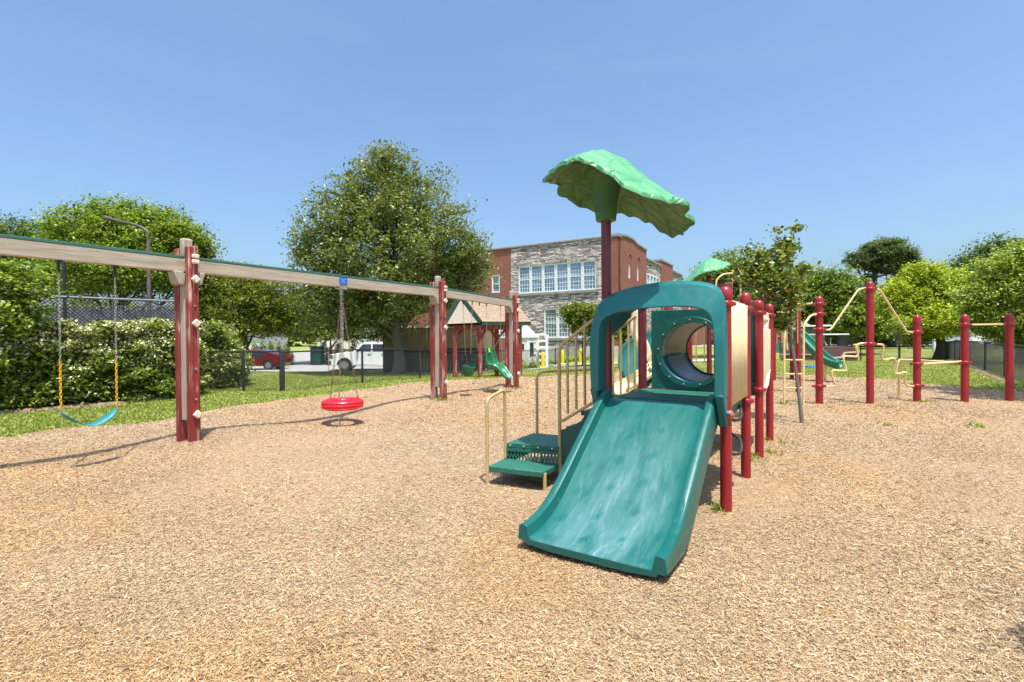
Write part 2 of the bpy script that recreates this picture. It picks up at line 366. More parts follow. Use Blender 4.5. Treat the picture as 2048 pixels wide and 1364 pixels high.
def tag(o, label=None, cat=None, group=None, kind=None):
    if label: o['label'] = label
    if cat: o['category'] = cat
    if group: o['group'] = group
    if kind: o['kind'] = kind
    return o
def thing(name, loc, label, cat, group=None, rz=0):
    o = bpy.data.objects.new(name, None); C.objects.link(o); o.empty_display_size = .2
    o.matrix_world = Matrix.Translation(Vector(loc)) @ Matrix.Rotation(rz, 4, 'Z')
    o['_m'] = [v for r in o.matrix_world for v in r]
    return tag(o, label, cat, group)
def root_inv(parent):
    p = parent
    while p.parent: p = p.parent
    m = p['_m']; return Matrix((m[0:4], m[4:8], m[8:12], m[12:16])).inverted()
SPLIT = {'bolt', 'bolt_cover', 'cradle_block', 'step_loop', 'panel_rib', 'panel_edge', 'baluster', 'rung', 'support_bar', 'hood_foot', 'trim', 'header_beam', 'stringer', 'vein', 'slat'}
def islands(mb):
    par = list(range(len(mb.v)))
    def find(a):
        while par[a] != a: par[a] = par[par[a]]; a = par[a]
        return a
    for f in mb.f:
        for k in f[1:]:
            x, y = find(f[0]), find(k)
            if x != y: par[x] = y
    g = {}
    for f in mb.f: g.setdefault(find(f[0]), []).append(f)
    out = []
    for fs in g.values():
        idx = {}; m = MB()
        for f in fs:
            for k in f:
                if k not in idx: idx[k] = len(m.v); m.v.append(mb.v[k])
            m.f.append(tuple(idx[k] for k in f))
        out.append(m)
    return out
def obj(name, mb, mat, parent=None, bevel=0, **kw):
    if name in SPLIT and parent is not None:
        parts = islands(mb)
        if len(parts) > 1: return [obj1(name, m, mat, parent, bevel, **kw) for m in parts][0]
    return obj1(name, mb, mat, parent, bevel, **kw)
def obj1(name, mb, mat, parent=None, bevel=0, sharp=38, sub=0, local=False, solid=0, seg=2, label=None):
    me = bpy.data.meshes.new(name); vs = mb.v
    if parent is not None and not local:
        iv = root_inv(parent); vs = [iv @ Vector(v) for v in vs]
    me.from_pydata([tuple(v) for v in vs], [], mb.f); me.update()
    for m in (mat if isinstance(mat, list) else [mat]): me.materials.append(m)
    if mb.uv.get('fn'):
        l = me.uv_layers.new(name='UVMap')
        for lp in me.loops: l.data[lp.index].uv = mb.uv['fn'](mb.v[lp.vertex_index], lp.vertex_index)
    if getattr(mb, 'mi', None):
        for i, k in enumerate(mb.mi[:len(me.polygons)]): me.polygons[i].material_index = k
    bm = bmesh.new(); bm.from_mesh(me); bmesh.ops.recalc_face_normals(bm, faces=bm.faces); bm.to_mesh(me); bm.free()
    me.shade_smooth(); me.set_sharp_from_angle(angle=R(sharp))
    o = bpy.data.objects.new(name, me); C.objects.link(o)
    if parent is not None: o.parent = parent
    if solid: q = o.modifiers.new('s', 'SOLIDIFY'); q.thickness = solid; q.offset = 0
    if bevel: q = o.modifiers.new('b', 'BEVEL'); q.width = bevel; q.segments = seg; q.limit_method = 'ANGLE'; q.angle_limit = R(40); q.harden_normals = False
    if sub: q = o.modifiers.new('u', 'SUBSURF'); q.levels = q.render_levels = sub
    if label: o['label'] = label
    return o
def copy_tree(o, parent=None):
    c = o.copy(); C.objects.link(c); c.parent = parent
    for ch in list(o.children): copy_tree(ch, c)
    return c
def fast(name, V, F, mat, parent=None, tint=None, nv=4):
    """numpy mesh: V (n,3), F (m,nv), tint per face (m,3)"""
    V = np.asarray(V, dtype=np.float32)
    if parent is not None:
        iv = np.array(root_inv(parent)); V = (V @ iv[:3, :3].T + iv[:3, 3]).astype(np.float32)
    me = bpy.data.meshes.new(name); me.vertices.add(len(V)); me.vertices.foreach_set('co', V.ravel())
    me.loops.add(F.size); me.loops.foreach_set('vertex_index', F.astype(np.int32).ravel())
    me.polygons.add(len(F)); me.polygons.foreach_set('loop_start', np.arange(0, F.size, nv, dtype=np.int32))
    me.update(calc_edges=True)
    me.materials.append(mat)
    if tint is not None:
        a = me.color_attributes.new('tint', 'FLOAT_COLOR', 'CORNER')
        t = np.ones((len(F), nv, 4), dtype=np.float32); t[:, :, :3] = tint[:, None, :]; a.data.foreach_set('color', t.ravel())
    o = bpy.data.objects.new(name, me); C.objects.link(o)
    if parent is not None: o.parent = parent
    return o

# ------------------------------------------------------------------ terrain
def ss(a, b, x):
    t = np.clip((x - a) / (b - a), 0, 1); return t * t * (3 - 2 * t)
def hgt(x, y):
    x = np.asarray(x, dtype=float); y = np.asarray(y, dtype=float)
    A = 1 - ss(-1, 6, x)
    z = -(.3 * ss(15, 23, y) + .6 * ss(24, 34, y)) * A - .2 * ss(18, 26, y) * (1 - A) * (1 - ss(10, 16, x))
    z = z + .85 * ss(42, 60, y) * A
    z = z + .016 * np.sin(x * 1.1 + 1) * np.sin(y * .9) + .009 * np.sin(x * 2.7 + y * 1.9) + .005 * np.sin(x * 5.1 - y * 4.3)
    for cx, cy, d, r in ((-3.05, 8.8, .15, 1.0), (-4.9, 5.75, .07, .8), (-5.9, 3.9, .07, .8), (-1.1, 11.8, .06, .7), (-.35, 13.0, .06, .7), (.45, 3.1, .045, .7), (21.5, 34, .5, 5.5)):
        z = z - d * np.exp(-((x - cx) ** 2 + (y - cy) ** 2) / r ** 2)
    for cx, cy, d, r in ((-4.2, 6.9, .03, .9),): z = z + d * np.exp(-((x - cx) ** 2 + (y - cy) ** 2) / r ** 2)
    return z
def H(x, y): return float(hgt(x, y))
def onG(px, py):                                 # pixel -> point on the terrain
    z = 0
    for _ in range(8):
        p = gz(px, py, z); z = .5 * z + .5 * H(p.x, p.y)
    return Vector((p.x, p.y, H(p.x, p.y)))

CHIP_POLY = np.array([(-16, -6), (-13, 2), (-9.4, 5.2), (-7.4, 7.15), (-6.7, 8.2), (-5.9, 9.0), (-5.7, 10.6), (-5.0, 12.2), (-3.5, 15.0), (-2.1, 16.4), (-.4, 17.4),
                      (1.5, 18.6), (5, 19.5), (8.5, 18.6), (10.6, 17.0), (11.3, 15.6), (12.0, 14.2), (12.6, 12.9), (14, 12), (17, 11.5), (20, 4), (20, -6)], dtype=float)
def sdist(x, y, P=CHIP_POLY):
    """signed distance, positive inside"""
    x = np.asarray(x, float); y = np.asarray(y, float)
    d = np.full(x.shape, 1e9); ins = np.zeros(x.shape, bool)
    for i in range(len(P)):
        ax, ay = P[i]; bx, by = P[(i + 1) % len(P)]
        t = np.clip(((x - ax) * (bx - ax) + (y - ay) * (by - ay)) / ((bx - ax) ** 2 + (by - ay) ** 2), 0, 1)
        d = np.minimum(d, np.hypot(x - ax - t * (bx - ax), y - ay - t * (by - ay)))
        c = ((ay > y) != (by > y)) & (x < (bx - ax) * (y - ay) / (by - ay + 1e-12) + ax); ins ^= c
    return np.where(ins, d, -d)
def vnoise(x, y, s, seed=0):
    r = np.random.default_rng(seed).random((64, 64)); X = np.asarray(x) * s; Y = np.asarray(y) * s
    xi = np.floor(X).astype(int); yi = np.floor(Y).astype(int); fx = X - xi; fy = Y - yi
    fx = fx * fx * (3 - 2 * fx); fy = fy * fy * (3 - 2 * fy)
    g = lambda a, b: r[a % 64, b % 64]
    return (g(xi, yi) * (1 - fx) * (1 - fy) + g(xi + 1, yi) * fx * (1 - fy) + g(xi, yi + 1) * (1 - fx) * fy + g(xi + 1, yi + 1) * fx * fy) * 2 - 1
def chipness(x, y):                              # >0 where the chips lie
    n = .28 * vnoise(x, y, 1.3, 1) + .16 * vnoise(x, y, 3.7, 2) + .09 * vnoise(x, y, 9, 3)
    s = sdist(x, y) + n
    # grass has crept into the chips on the far right side
    patch = ss(10.5, 12.5, y) * ss(6, 8.5, x) * (1 - ss(15.5, 18, y) * 0)
    s = np.where(s > 0, s - patch * 1.5 * np.maximum(0, .42 + .9 * vnoise(x, y, .8, 5) + .5 * vnoise(x, y, 2.6, 6)), s)
    return s

def grid_mesh(name, x0, x1, y0, y1, step, zf, mat, keep=None):
    nx = int((x1 - x0) / step) + 1; ny = int((y1 - y0) / step) + 1
    X, Y = np.meshgrid(np.linspace(x0, x1, nx), np.linspace(y0, y1, ny)); Z = zf(X, Y)
    V = np.stack([X.ravel(), Y.ravel(), Z.ravel()], 1)
    i = np.arange(nx * ny).reshape(ny, nx); F = np.stack([i[:-1, :-1], i[:-1, 1:], i[1:, 1:], i[1:, :-1]], -1).reshape(-1, 4)
    if keep is not None:
        k = keep(V[F].mean(1)); F = F[k]; u, inv = np.unique(F, return_inverse=True); V = V[u]; F = inv.reshape(-1, 4)
    o = fast(name, V, F, mat); o.data.shade_smooth(); return o

def ground_mats():
    m, nt, b = nodes('wood_chip_bed'); co = objco(nt)
    n1 = noise(nt, co, .55, 4); n2 = noise(nt, objco(nt, (1, 1, 1)), 14, 6, .7); n3 = noise(nt, objco(nt, (1, 1, 1)), 60, 4, .7, 1.0)
    c = ramp(nt, n3, [(.3, (.14, .092, .058)), (.45, (.30, .213, .138)), (.6, (.435, .322, .213)), (.75, (.54, .415, .29))])
    c = mixc(nt, .55, c, ramp(nt, n2, [(.3, (.62, .55, .48)), (.65, (1.15, 1.1, 1.05))]), 'MULTIPLY')
    c = mixc(nt, ramp(nt, n1, [(.46, 0.0), (.66, .45)]), c, (.44, .27, .14))
    nt.links.new(c, b.inputs['Base Color']); b.inputs['Roughness'].default_value = .95; spec(b, .15)
    bump(nt, b, n3, .7, .02); M['chipbed'] = m
    m, nt, b = nodes('lawn_turf'); co = objco(nt)
    n1 = noise(nt, co, .35, 5); n2 = noise(nt, co, 5, 6, .75); n3 = noise(nt, co, 40, 3, .7)
    c = ramp(nt, n2, [(.3, (.12, .155, .03)), (.5, (.21, .25, .055)), (.72, (.34, .36, .13))])
    c = mixc(nt, ramp(nt, n1, [(.42, 0.0), (.68, .6)]), c, (.40, .37, .16))
    c = mixc(nt, .5, c, ramp(nt, n3, [(.3, (.5, .5, .5)), (.7, (1.4, 1.4, 1.4))]), 'MULTIPLY')
    nt.links.new(c, b.inputs['Base Color']); b.inputs['Roughness'].default_value = .9; spec(b, .15)
    bump(nt, b, n3, .8, .05); M['turf'] = m
ground_mats()

lawn = grid_mesh('lawn', -60, 70, -8, 70, .4, hgt, M['turf']); tag(lawn, kind='structure')
# the land beyond, one ring that meets the lawn sheet
mb = MB()
inner = [(-60, -8), (70, -8), (70, 70), (-60, 70)]; outer = [(-900, -200), (900, -200), (900, 1500), (-900, 1500)]
for i in range(4):
    a, b2, c2, d2 = inner[i], inner[(i + 1) % 4], outer[(i + 1) % 4], outer[i]
    n = 40 if True else 1
    for k in range(n):
        t0, t1 = k / n, (k + 1) / n
        p0 = (a[0] + (b2[0] - a[0]) * t0, a[1] + (b2[1] - a[1]) * t0); p1 = (a[0] + (b2[0] - a[0]) * t1, a[1] + (b2[1] - a[1]) * t1)
        q0 = (d2[0] + (c2[0] - d2[0]) * t0, d2[1] + (c2[1] - d2[1]) * t0); q1 = (d2[0] + (c2[0] - d2[0]) * t1, d2[1] + (c2[1] - d2[1]) * t1)
        mb.add([(p0[0], p0[1], H(*p0) - .02), (p1[0], p1[1], H(*p1) - .02), (q1[0], q1[1], -.5), (q0[0], q0[1], -.5)], [(0, 1, 2, 3)])
tag(obj('far_ground', mb, M['turf']), kind='structure')
chips = grid_mesh('wood_chip_ground', -16, 20, -6, 20.5, .09, lambda x, y: hgt(x, y) + np.clip(chipness(x, y) * .12, -.03, .035) + .004 * vnoise(x, y, 6, 9),
                  M['chipbed'], keep=lambda c: (chipness(c[:, 0], c[:, 1]) > -.35))
tag(chips, kind='structure')
def chipz(x, y): return hgt(x, y) + np.clip(chipness(x, y) * .12, -.03, .035) + .004 * vnoise(x, y, 6, 9)

def ribbon(name, pts, w, dz, mat):
    mb = MB(); rows = []; P = [Vector((p[0], p[1], 0)) for p in pts]; S = []
    for i in range(len(P) - 1):
        n = max(2, int((P[i + 1] - P[i]).length / .8))
        S += [P[i].lerp(P[i + 1], k / n) for k in range(n)]
    S.append(P[-1])
    for i, p in enumerate(S):
        t = (S[min(i + 1, len(S) - 1)] - S[max(i - 1, 0)]).normalized(); s = Vector((-t.y, t.x, 0)); r = []
        m = max(2, int(w / .7))
        for k in range(m + 1):
            q = p + s * (w * (k / m - .5)); r.append((q.x, q.y, H(q.x, q.y) + dz))
        rows.append(r)
    mb.strip(rows); return obj(name, mb, mat)
M['asphalt'] = paint('pale_asphalt', (.36, .35, .34), .9, .12, 1.5, ((.2, .2, .2), .5), .3)  # light grey asphalt with darker mottling
tag(ribbon('road', [(-40, 38.5), (-16, 36.2), (-8, 35.2), (-1, 34.6), (3.2, 34.2)], 6.6, .03, M['asphalt']), kind='structure')
tag(ribbon('driveway', [(-12.5, 38.0), (-16.5, 44), (-24, 55)], 6.5, .034, M['asphalt']), kind='structure')
tag(ribbon('path', [(-.5, 27.6), (2.5, 28.3), (9, 29.5), (16, 32)], 1.5, .03, M['concrete']), kind='structure')
tag(ribbon('far_road', [(14, 60), (34, 58), (69, 54)], 6, .05, M['asphalt']), kind='structure')

# loose chips lying on the bed, denser where the camera stands close
def scatter_chips(n):
    Y = 1.55 * np.exp(rng.random(n) ** .92 * math.log(19 / 1.55)); X = (rng.random(n) * 2.5 - 1.25) * Y * 1.06
    keep = (chipness(X, Y) > .0) & (X > -15) & (X < 19)
    keep &= ~((rng.random(n) > .35) & (np.hypot((X - 1.3) / 1.2, (Y - 4.6)) < 1.0))
    wp = ss(.15, .75, vnoise(X, Y, .42, 31) + .5 * vnoise(X, Y, 1.3, 32)); keep &= rng.random(n) > .6 * wp
    X = X[keep]; Y = Y[keep]; n = len(X)
    L = (.005 + .025 * rng.random(n) ** 2.3) * (1 + .15 * np.maximum(0, Y - 2)); w = np.minimum(L * .4, (.0008 + .0016 * rng.random(n)) * (1 + .2 * np.maximum(0, Y - 2)))
    a = rng.normal(-.45, 1.0, n); tilt = rng.normal(0, .22, n); roll = rng.normal(0, .6, n)
    d = np.stack([np.cos(a) * np.cos(tilt), np.sin(a) * np.cos(tilt), np.sin(tilt)], 1)
    s = np.stack([-np.sin(a) * np.cos(roll), np.cos(a) * np.cos(roll), np.sin(roll)], 1)
    P = np.stack([X, Y, chipz(X, Y) + .002 + .010 * rng.random(n)], 1)
    h1 = d * (L / 2)[:, None]; hs = s * w[:, None]
    big = (rng.random(n) < .012 + .05 * ss(.1, .7, vnoise(X, Y, .7, 51) + .4 * vnoise(X, Y, 2.3, 52))); L = np.where(big, .022 + .032 * rng.random(n), L); w = np.where(big, .002 + .0032 * rng.random(n), w)
    h1 = d * (L / 2)[:, None]; hs = s * w[:, None]
    bend = np.zeros((n, 3)); bend[:, 2] = .10 * L * rng.normal(0, 1, n)
    V = np.stack([P - h1 - hs * .4, P - h1 + hs * .4, P + hs + bend, P + h1 + hs * .3, P + h1 - hs * .3, P - hs + bend], 1).reshape(-1, 3)
    i = np.arange(n)[:, None] * 6; F = np.concatenate([i + np.array([0, 5, 2, 1]), i + np.array([5, 4, 3, 2])], 0)
    pal = np.array([(.58, .455, .30), (.50, .385, .235), (.41, .30, .165), (.68, .575, .42), (.47, .32, .14), (.13, .085, .05), (.50, .39, .265)])  # darkest tone puts the shade of gaps between chips into the colour
    pr = np.array([.23, .21, .15, .12, .11, .08, .10]); k = rng.choice(7, n, p=pr); t = pal[k] * (.86 + .28 * rng.random(n))[:, None]
    hol = sum(np.exp(-((X - a_) ** 2 + (Y - b_) ** 2) / 1.6) for a_, b_ in ((-3.0, 8.7), (-4.9, 5.7), (-5.9, 4.0), (-1.0, 12.0), (-2.2, 8.0)))
    warm = ss(.0, .6, 1.1 * hol + vnoise(X, Y, .55, 21) + .5 * vnoise(X, Y, 1.7, 22))[:, None]
    t = t * (1 - .42 * warm) + t * np.array([1.0, .80, .55]) * .42 * warm
    lf = ss(-.5, .5, vnoise(X, Y, .33, 41) + .45 * vnoise(X, Y, 1.1, 42) + .25 * vnoise(X, Y, 3.1, 43))[:, None]
    t = t * (np.array([.92, .84, .755]) * lf + np.array([.87, .835, .84]) * (1 - lf)) * (1 + .10 * vnoise(X, Y, 2.3, 44))[:, None]
    o = fast('wood_chips', V, F, M['chip'], tint=np.concatenate([t, t], 0))
    tag(o, 'loose pale wood chips covering the playground floor', 'wood chips', kind='stuff')
scatter_chips(1080000)

def grass_blades(name, pts, hmin, hmax, label, wide=1.0, pal=None):
    P = np.asarray(pts); n = len(P); a = rng.random(n) * 6.283; hh = hmin + (hmax - hmin) * rng.random(n); w = (.003 + .004 * rng.random(n)) * wide
    lean = rng.normal(0, .5, (n, 2)) * hh[:, None]
    s = np.stack([np.cos(a) * w, np.sin(a) * w, np.zeros(n)], 1)
    tip = P + np.stack([lean[:, 0], lean[:, 1], hh], 1); mid = P * .5 + tip * .5; mid[:, 2] += hh * .12
    V = np.stack([P - s, P + s, mid + s * .8, tip + s * .1, tip - s * .1, mid - s * .8], 1).reshape(-1, 3)
    i = np.arange(n)[:, None] * 6; F = np.concatenate([i + np.array([0, 1, 2, 5]), i + np.array([5, 2, 3, 4])], 0)
    pal = np.array(pal if pal is not None else [(.17, .22, .03), (.26, .32, .048), (.36, .39, .09), (.46, .42, .18)]); k = rng.choice(len(pal), n, p=[.25, .35, .27, .13])
    t = pal[k] * (.8 + .4 * rng.random(n))[:, None]
    o = fast(name, V, F, M['blade'], tint=np.concatenate([t, t], 0)); tag(o, label, 'grass', kind='stuff'); return o
n = 330000
Y = 6 * np.exp(rng.random(n) * math.log(30 / 6)); X = (rng.random(n) * 2.3 - 1.15) * Y
cn = chipness(X, Y); k = (cn < .02 + .08 * rng.random(n) ** 3) & ((X < 5) | (Y > 11)) & ~((Y > 31)) ; X = X[k]; Y = Y[k]
sc = 1 + Y * .12
a = np.stack([X, Y, hgt(X, Y)], 1)
grass_blades('lawn_grass', a, .018, .05, 'short green grass of the lawn around the chips', 2.4)
# tufts that grow round the feet of posts and out of the chips
tp = []
def tuft(x, y, n, r):
    for _ in range(n):
        q = abs(random.gauss(0, r)); t = random.random() * 6.283; tp.append((x + q * math.cos(t), y + q * math.sin(t), float(chipz(x, y))))
for px, py, n_, r_ in ((1432, 1030, 60, .05), (1500, 925, 160, .09), (1540, 912, 90, .08), (1568, 893, 60, .12), (885, 804, 260, .18), (1035, 779, 220, .2), (1570, 812, 120, .12), (1845, 807, 150, .12), (1770, 856, 40, .12),
                       (1775, 818, 60, .2), (1945, 860, 50, .2), (1700, 812, 50, .2), (1200, 760, 120, .15), (1955, 858, 60, .12)):
    p = onG(px, py); tuft(p.x, p.y, n_, r_)
tp = tp[::2]
grass_blades('weed_tufts', tp, .02, .075, 'weeds and grass tufts sprouting between the wood chips', 1.6)

# ------------------------------------------------------------------ swing set
S1 = Vector((-4.33, 6.67, 0)); SD = Vector((.529, .8485, 0)).normalized(); SN = Vector((SD.y, -SD.x, 0))
srz = math.atan2(SD.y, SD.x)
def sw(t, n=0, z=0): return S1 + SD * t + SN * n + Vector((0, 0, z))
ST = [-5.05, 0, 5.12, 8.18]
SR = thing('swing_set', sw(0), 'long weathered timber beam swing set on paired red posts with green top strip', 'swing set', rz=srz)
for i, t in enumerate(ST):
    z0 = H(sw(t).x, sw(t).y) - .1
    k = .96 if i == 3 else 1
    obj('post', MB().box(sw(t + .01, .118, (2.64 * k + z0) / 2), (.125, .125, 2.64 * k - z0), srz), M['redwood'], SR, bevel=.022)
    obj('post', MB().box(sw(t - .02, -.118, (2.62 * k + z0) / 2), (.12, .12, 2.62 * k - z0), srz), M['redwood'], SR, bevel=.02)
    obj('filler_board', MB().box(sw(t, -.0, (2.28 * k + z0 + .42) / 2), (.12, .108, 2.28 * k - z0 - .42), srz), M['greywood'], SR, bevel=.008)
    obj('post_cap_board', MB().box(sw(t - .0, -.0, 2.62 * k), (.13, .10, .26), srz), M['greywood'], SR, bevel=.025)
    mb = MB()
    for s in (-1, 1):                                     # cradle blocks under the beam either side of the filler
        mb.prism([sw(t + s * .075, -.10, 2.30 * k), sw(t + s * .19, -.10, 2.30 * k), sw(t + s * .15, -.10, 2.14 * k), sw(t + s * .075, -.10, 2.12 * k)], SN * .2)
    obj('cradle_block', mb, M['greywood'], SR, bevel=.01)
    mb = MB()
    for z, ang in ((2.50, 0), (2.43, 0), (2.20, .75), (1.62, .75), (.42, .75)):
        m = Matrix.Rotation(srz, 3, 'Z') @ Matrix.Rotation(ang, 3, 'Y')
        mb.box(sw(t + .02, .118 + .0625 + .02, z * k), (.085, .045, .085 if ang else .055), rot=m)
    obj('bolt_cover', mb, M['block'], SR, bevel=.012)
    mb = MB()
    for z in (1.85, 1.02, .62):
        c = sw(t + .01, .118 + .0625, z * k); mb.tube([c, c + SN * .012], .014, 8)
    obj('bolt', mb, M['black'] if False else M['galv'], SR)
BZ0, BZ1 = 2.30, 2.475
for a, b in zip(ST[:-1], ST[1:]):
    mb = MB(); cap = MB(); n = 9
    for q in range(1):
        mb.box(sw((a + b) / 2, 0, (BZ0 + BZ1) / 2), (b - a - .012, .105, BZ1 - BZ0), srz)
    cap.box(sw((a + b) / 2, .0, BZ1 + .018), (b - a - .12, .112, .034), srz)
    if b > 8:
        for m_ in (mb, cap):
            m_.v = [tuple(Vector(v) - Vector((0, 0, .09 * max(0, ((Vector(v) - S1).dot(SD) - 5.1) / 3.0)))) for v in m_.v]
    obj('beam', mb, M['beamwood'], SR, bevel=.008); obj('beam_cap', cap, M['capgreen'], SR, bevel=.004)
# blue maker's plate over the tyre swing
tT = 2.52
pl = MB().box(sw(tT, .0575, 2.41), (.17, .01, .12), srz); pp = obj('sign_plate', pl, M['blue'], SR, bevel=.002)
mb = MB()
for i, (w_, z) in enumerate(((.11, 2.435), (.06, 2.41), (.09, 2.388))): mb.box(sw(tT - .005, .0635, z), (w_, .002, .006), srz)
obj('lettering', mb, M['paleblue'], pp)
mb = MB(); mb.box(sw(tT, 0, 2.28), (.16, .14, .03), srz); mb.tube([sw(tT, 0, 2.28), sw(tT, 0, 2.16)], .03, 10)
obj('swivel_hanger', mb, M['galv'], SR, bevel=.004)

def chain(mb, a, b, pitch=.034, r=.0030, w=.009):
    a = Vector(a); b = Vector(b); d = (b - a); n = max(2, int(d.length / pitch)); d.normalize()
    x = d.cross(Vector((.3, .9, .1))).normalized(); y = d.cross(x)
    for i in range(n):
        c = a.lerp(b, (i + .5) / n); s = x if i % 2 else y; L = pitch * .5 + r
        mb.tube([c - d * L + s * w * .35, c - d * L * .45 + s * w, c + d * L * .45 + s * w, c + d * L - s * w * -.35, c + d * L - s * w * .35, c + d * L * .45 - s * w, c - d * L * .45 - s * w, c - d * L - s * w * .35], r, 4, False, True)
    return mb
def hanger(t, SR=SR):
    mb = MB(); mb.box(sw(t, 0, 2.29), (.05, .07, .02), srz); mb.tube([sw(t, 0, 2.285), sw(t, 0, 2.17)], [.018, .010], 8)
    return obj('hanger', mb, M['black'], SR)

def belt_swing(t0, t1, za, zb, label, nA=0, nB=0, sag=.16):
    for t in (t0, t1): hanger(t)
    root = thing('belt_swing', sw((t0 + t1) / 2, 0, za), label, 'swing', 'belt swings on the beam', srz)
    A = sw(t0, nA, za); B = sw(t1, nB, zb)
    for top, end in ((sw(t0, 0, 2.18), A), (sw(t1, 0, 2.18), B)):
        mid = top.lerp(end, .64)
        ch = obj('chain', chain(MB(), top, mid), M['galv'], root)
        obj('chain_sleeve', chain(MB(), mid, end + Vector((0, 0, .05)), r=.0052, w=.010), M['yellow'], ch)
        obj('chain_end', chain(MB(), end + Vector((0, 0, .05)), end, .03), M['galv'], ch)
    rows = []; n = 22
    for i in range(n + 1):
        s = i / n; p = A.lerp(B, s); p = p + Vector((0, 0, -sag * (1 - abs(2 * s - 1) ** 1.7) + .0)); wd = .058 * min(1, .35 + 6 * min(s, 1 - s)) if True else 0
        tw = (.35 - 1.0 * s) ; side = (SN * math.cos(tw) + Vector((0, 0, 1)) * math.sin(tw))
        rows.append([p - side * wd, p + side * wd])
    obj('seat', MB().strip(rows), M['tealbelt'], root, solid=.006)
    return root
belt_swing(-1.312, -.794, .60, .575, 'teal belt swing on yellow sleeved chains between the hedge and first post pair')
belt_swing(-2.95, -2.43, .60, .58, 'belt swing at the hidden near end of the beam, seen by its shadow')

# tyre swing
c0 = sw(tT, .0, 0); g0 = H(c0.x, c0.y)
TS = thing('tire_swing', c0 + Vector((0, 0, .25)), 'bright red plastic tire swing hung flat from the beam by chains', 'tire swing', rz=srz)
prof = []
for k in range(18):
    a = 2 * math.pi * k / 18; prof.append((.275 + .083 * math.cos(a) * (1.0 if math.cos(a) > 0 else .9), .0 + .088 * math.sin(a) * (1 if abs(math.sin(a)) < .8 else .97)))
rows = [[(c0.x + r * math.cos(b), c0.y + r * math.sin(b), .245 + z) for r, z in prof] for b in [2 * math.pi * j / 48 for j in range(49)]]
obj('tire', MB().strip(rows, True), M['tire'], TS)
mb = MB()
for z in (-.05, 0, .05): mb.tube([(c0.x + (.356) * math.cos(b), c0.y + .356 * math.sin(b), .245 + z) for b in [2 * math.pi * j / 40 for j in range(40)]], .006, 6, False, True)
obj('tread_rib', mb, M['tire'], TS)
hub = sw(tT, 0, 1.02)
obj('chain', chain(chain(MB(), sw(tT - .02, .012, 2.15), hub + Vector((0, 0, .04)), .042, .004, .013), sw(tT + .03, -.012, 2.15), hub + Vector((.02, 0, .04)), .042, .004, .013), M['galv'], TS)
for k in range(3):
    a = 2.75 + k * 2.094; e = Vector((c0.x + .27 * math.cos(a), c0.y + .27 * math.sin(a), .36))
    obj('chain', chain(chain(MB(), sw(tT, 0, 2.14), e, .042, .0045, .014), e, e - Vector((0, 0, .04)), .03), M['rustchain'], TS)
    obj('lug', MB().tube([e - Vector((0, 0, .06)), e - Vector((0, 0, .0))], [.035, .016], 10), M['tire'], TS)

# bucket seat
tb0, tb1 = 6.02, 6.38
p_b = sw(6.2, 0, 0)
for t in (tb0, tb1): hanger(t)
BS = thing('bucket_swing', p_b + Vector((0, 0, .45)), 'dark green bucket swing for toddlers on striped chains beside the middle red posts', 'swing', rz=srz)
bz = .47
rows = []
for z, r in ((.24, .155), (.23, .165), (.12, .155), (.03, .13), (0, .09), (-.01, .01)):
    rows.append([p_b + Vector((0, 0, bz + z + (.03 * math.cos(2 * a) if z > .2 else 0))) + SD * (r * math.cos(a)) + SN * (r * .8 * math.sin(a)) for a in [2 * math.pi * k / 20 for k in range(20)]])
obj('seat', MB().strip(rows, True), M['bucket'], BS, solid=.014)
for s, t in ((-1, tb0), (1, tb1)):
    top = sw(t, 0, 2.16); end = p_b + SD * (.1 * s) + Vector((0, 0, bz + .52)); m = top.lerp(end, .45)
    ch = obj('chain', chain(MB(), top, m), M['galv'], BS); obj('chain_sleeve', chain(MB(), m, end, .05, r=.003, w=.006), M['oldyellow'], ch)
    mb = MB()
    for q in (-1, 1): chain(mb, end, p_b + SD * (.14 * s) + SN * (.1 * q) + Vector((0, 0, bz + .24)))
    obj('bridle', mb, M['black'], ch)

# high back seat
ph = sw(7.35, 0.02, 0)
for t in (6.98, 7.62): hanger(t)
hanger(6.68)
HS = thing('high_back_swing', ph + Vector((0, 0, .5)), 'green moulded high back swing seat with yellow sticker near last post pair', 'swing', rz=srz)
# side profile (s along SD from back to feet, z), back leans away
pr = [(-.20, 1.14), (-.215, 1.0), (-.215, .84), (-.20, .68), (-.11, .58), (.04, .56), (.15, .52), (.23, .42), (.31, .33), (.42, .30)]
fw = SD * .55 - SN * -.83                             # faces the camera side and to the right
fw = Vector((.90, -.44, 0)).normalized(); sd = Vector((-fw.y, fw.x, 0))
rows = []
for i, (s, z) in enumerate(pr):
    c = ph + fw * s + Vector((0, 0, z + .02)); wd = [.17, .24, .27, .27, .25, .23, .21, .19, .18, .15][i]; lip = [.02, .08, .10, .13, .15, .13, .10, .08, .08, .05][i]
    if i: tg = Vector((pr[i][0] - pr[i - 1][0], 0, pr[i][1] - pr[i - 1][1]))
    else: tg = Vector((pr[1][0] - pr[0][0], 0, pr[1][1] - pr[0][1]))
    nr = Vector((-tg.z, 0, tg.x)).normalized()        # out of the seat face
    nv = (fw * nr.x + Vector((0, 0, 1)) * nr.z)
    rows.append([c - sd * (wd + .03) + nv * (lip - .01), c - sd * wd + nv * lip, c - sd * (wd - .03) + nv * lip * .5, c - sd * (wd - .05), c - sd * .06 + nv * .004, c + nv * .03, c + sd * .06 + nv * .004, c + sd * (wd - .05), c + sd * (wd - .03) + nv * lip * .5, c + sd * wd + nv * lip, c + sd * (wd + .03) + nv * (lip - .01)])
obj('seat', MB().strip(rows), M['swinggreen'], HS, solid=.02, sub=1)
lab = ph + fw * -.165 + sd * -.04 + Vector((0, 0, 1.06))
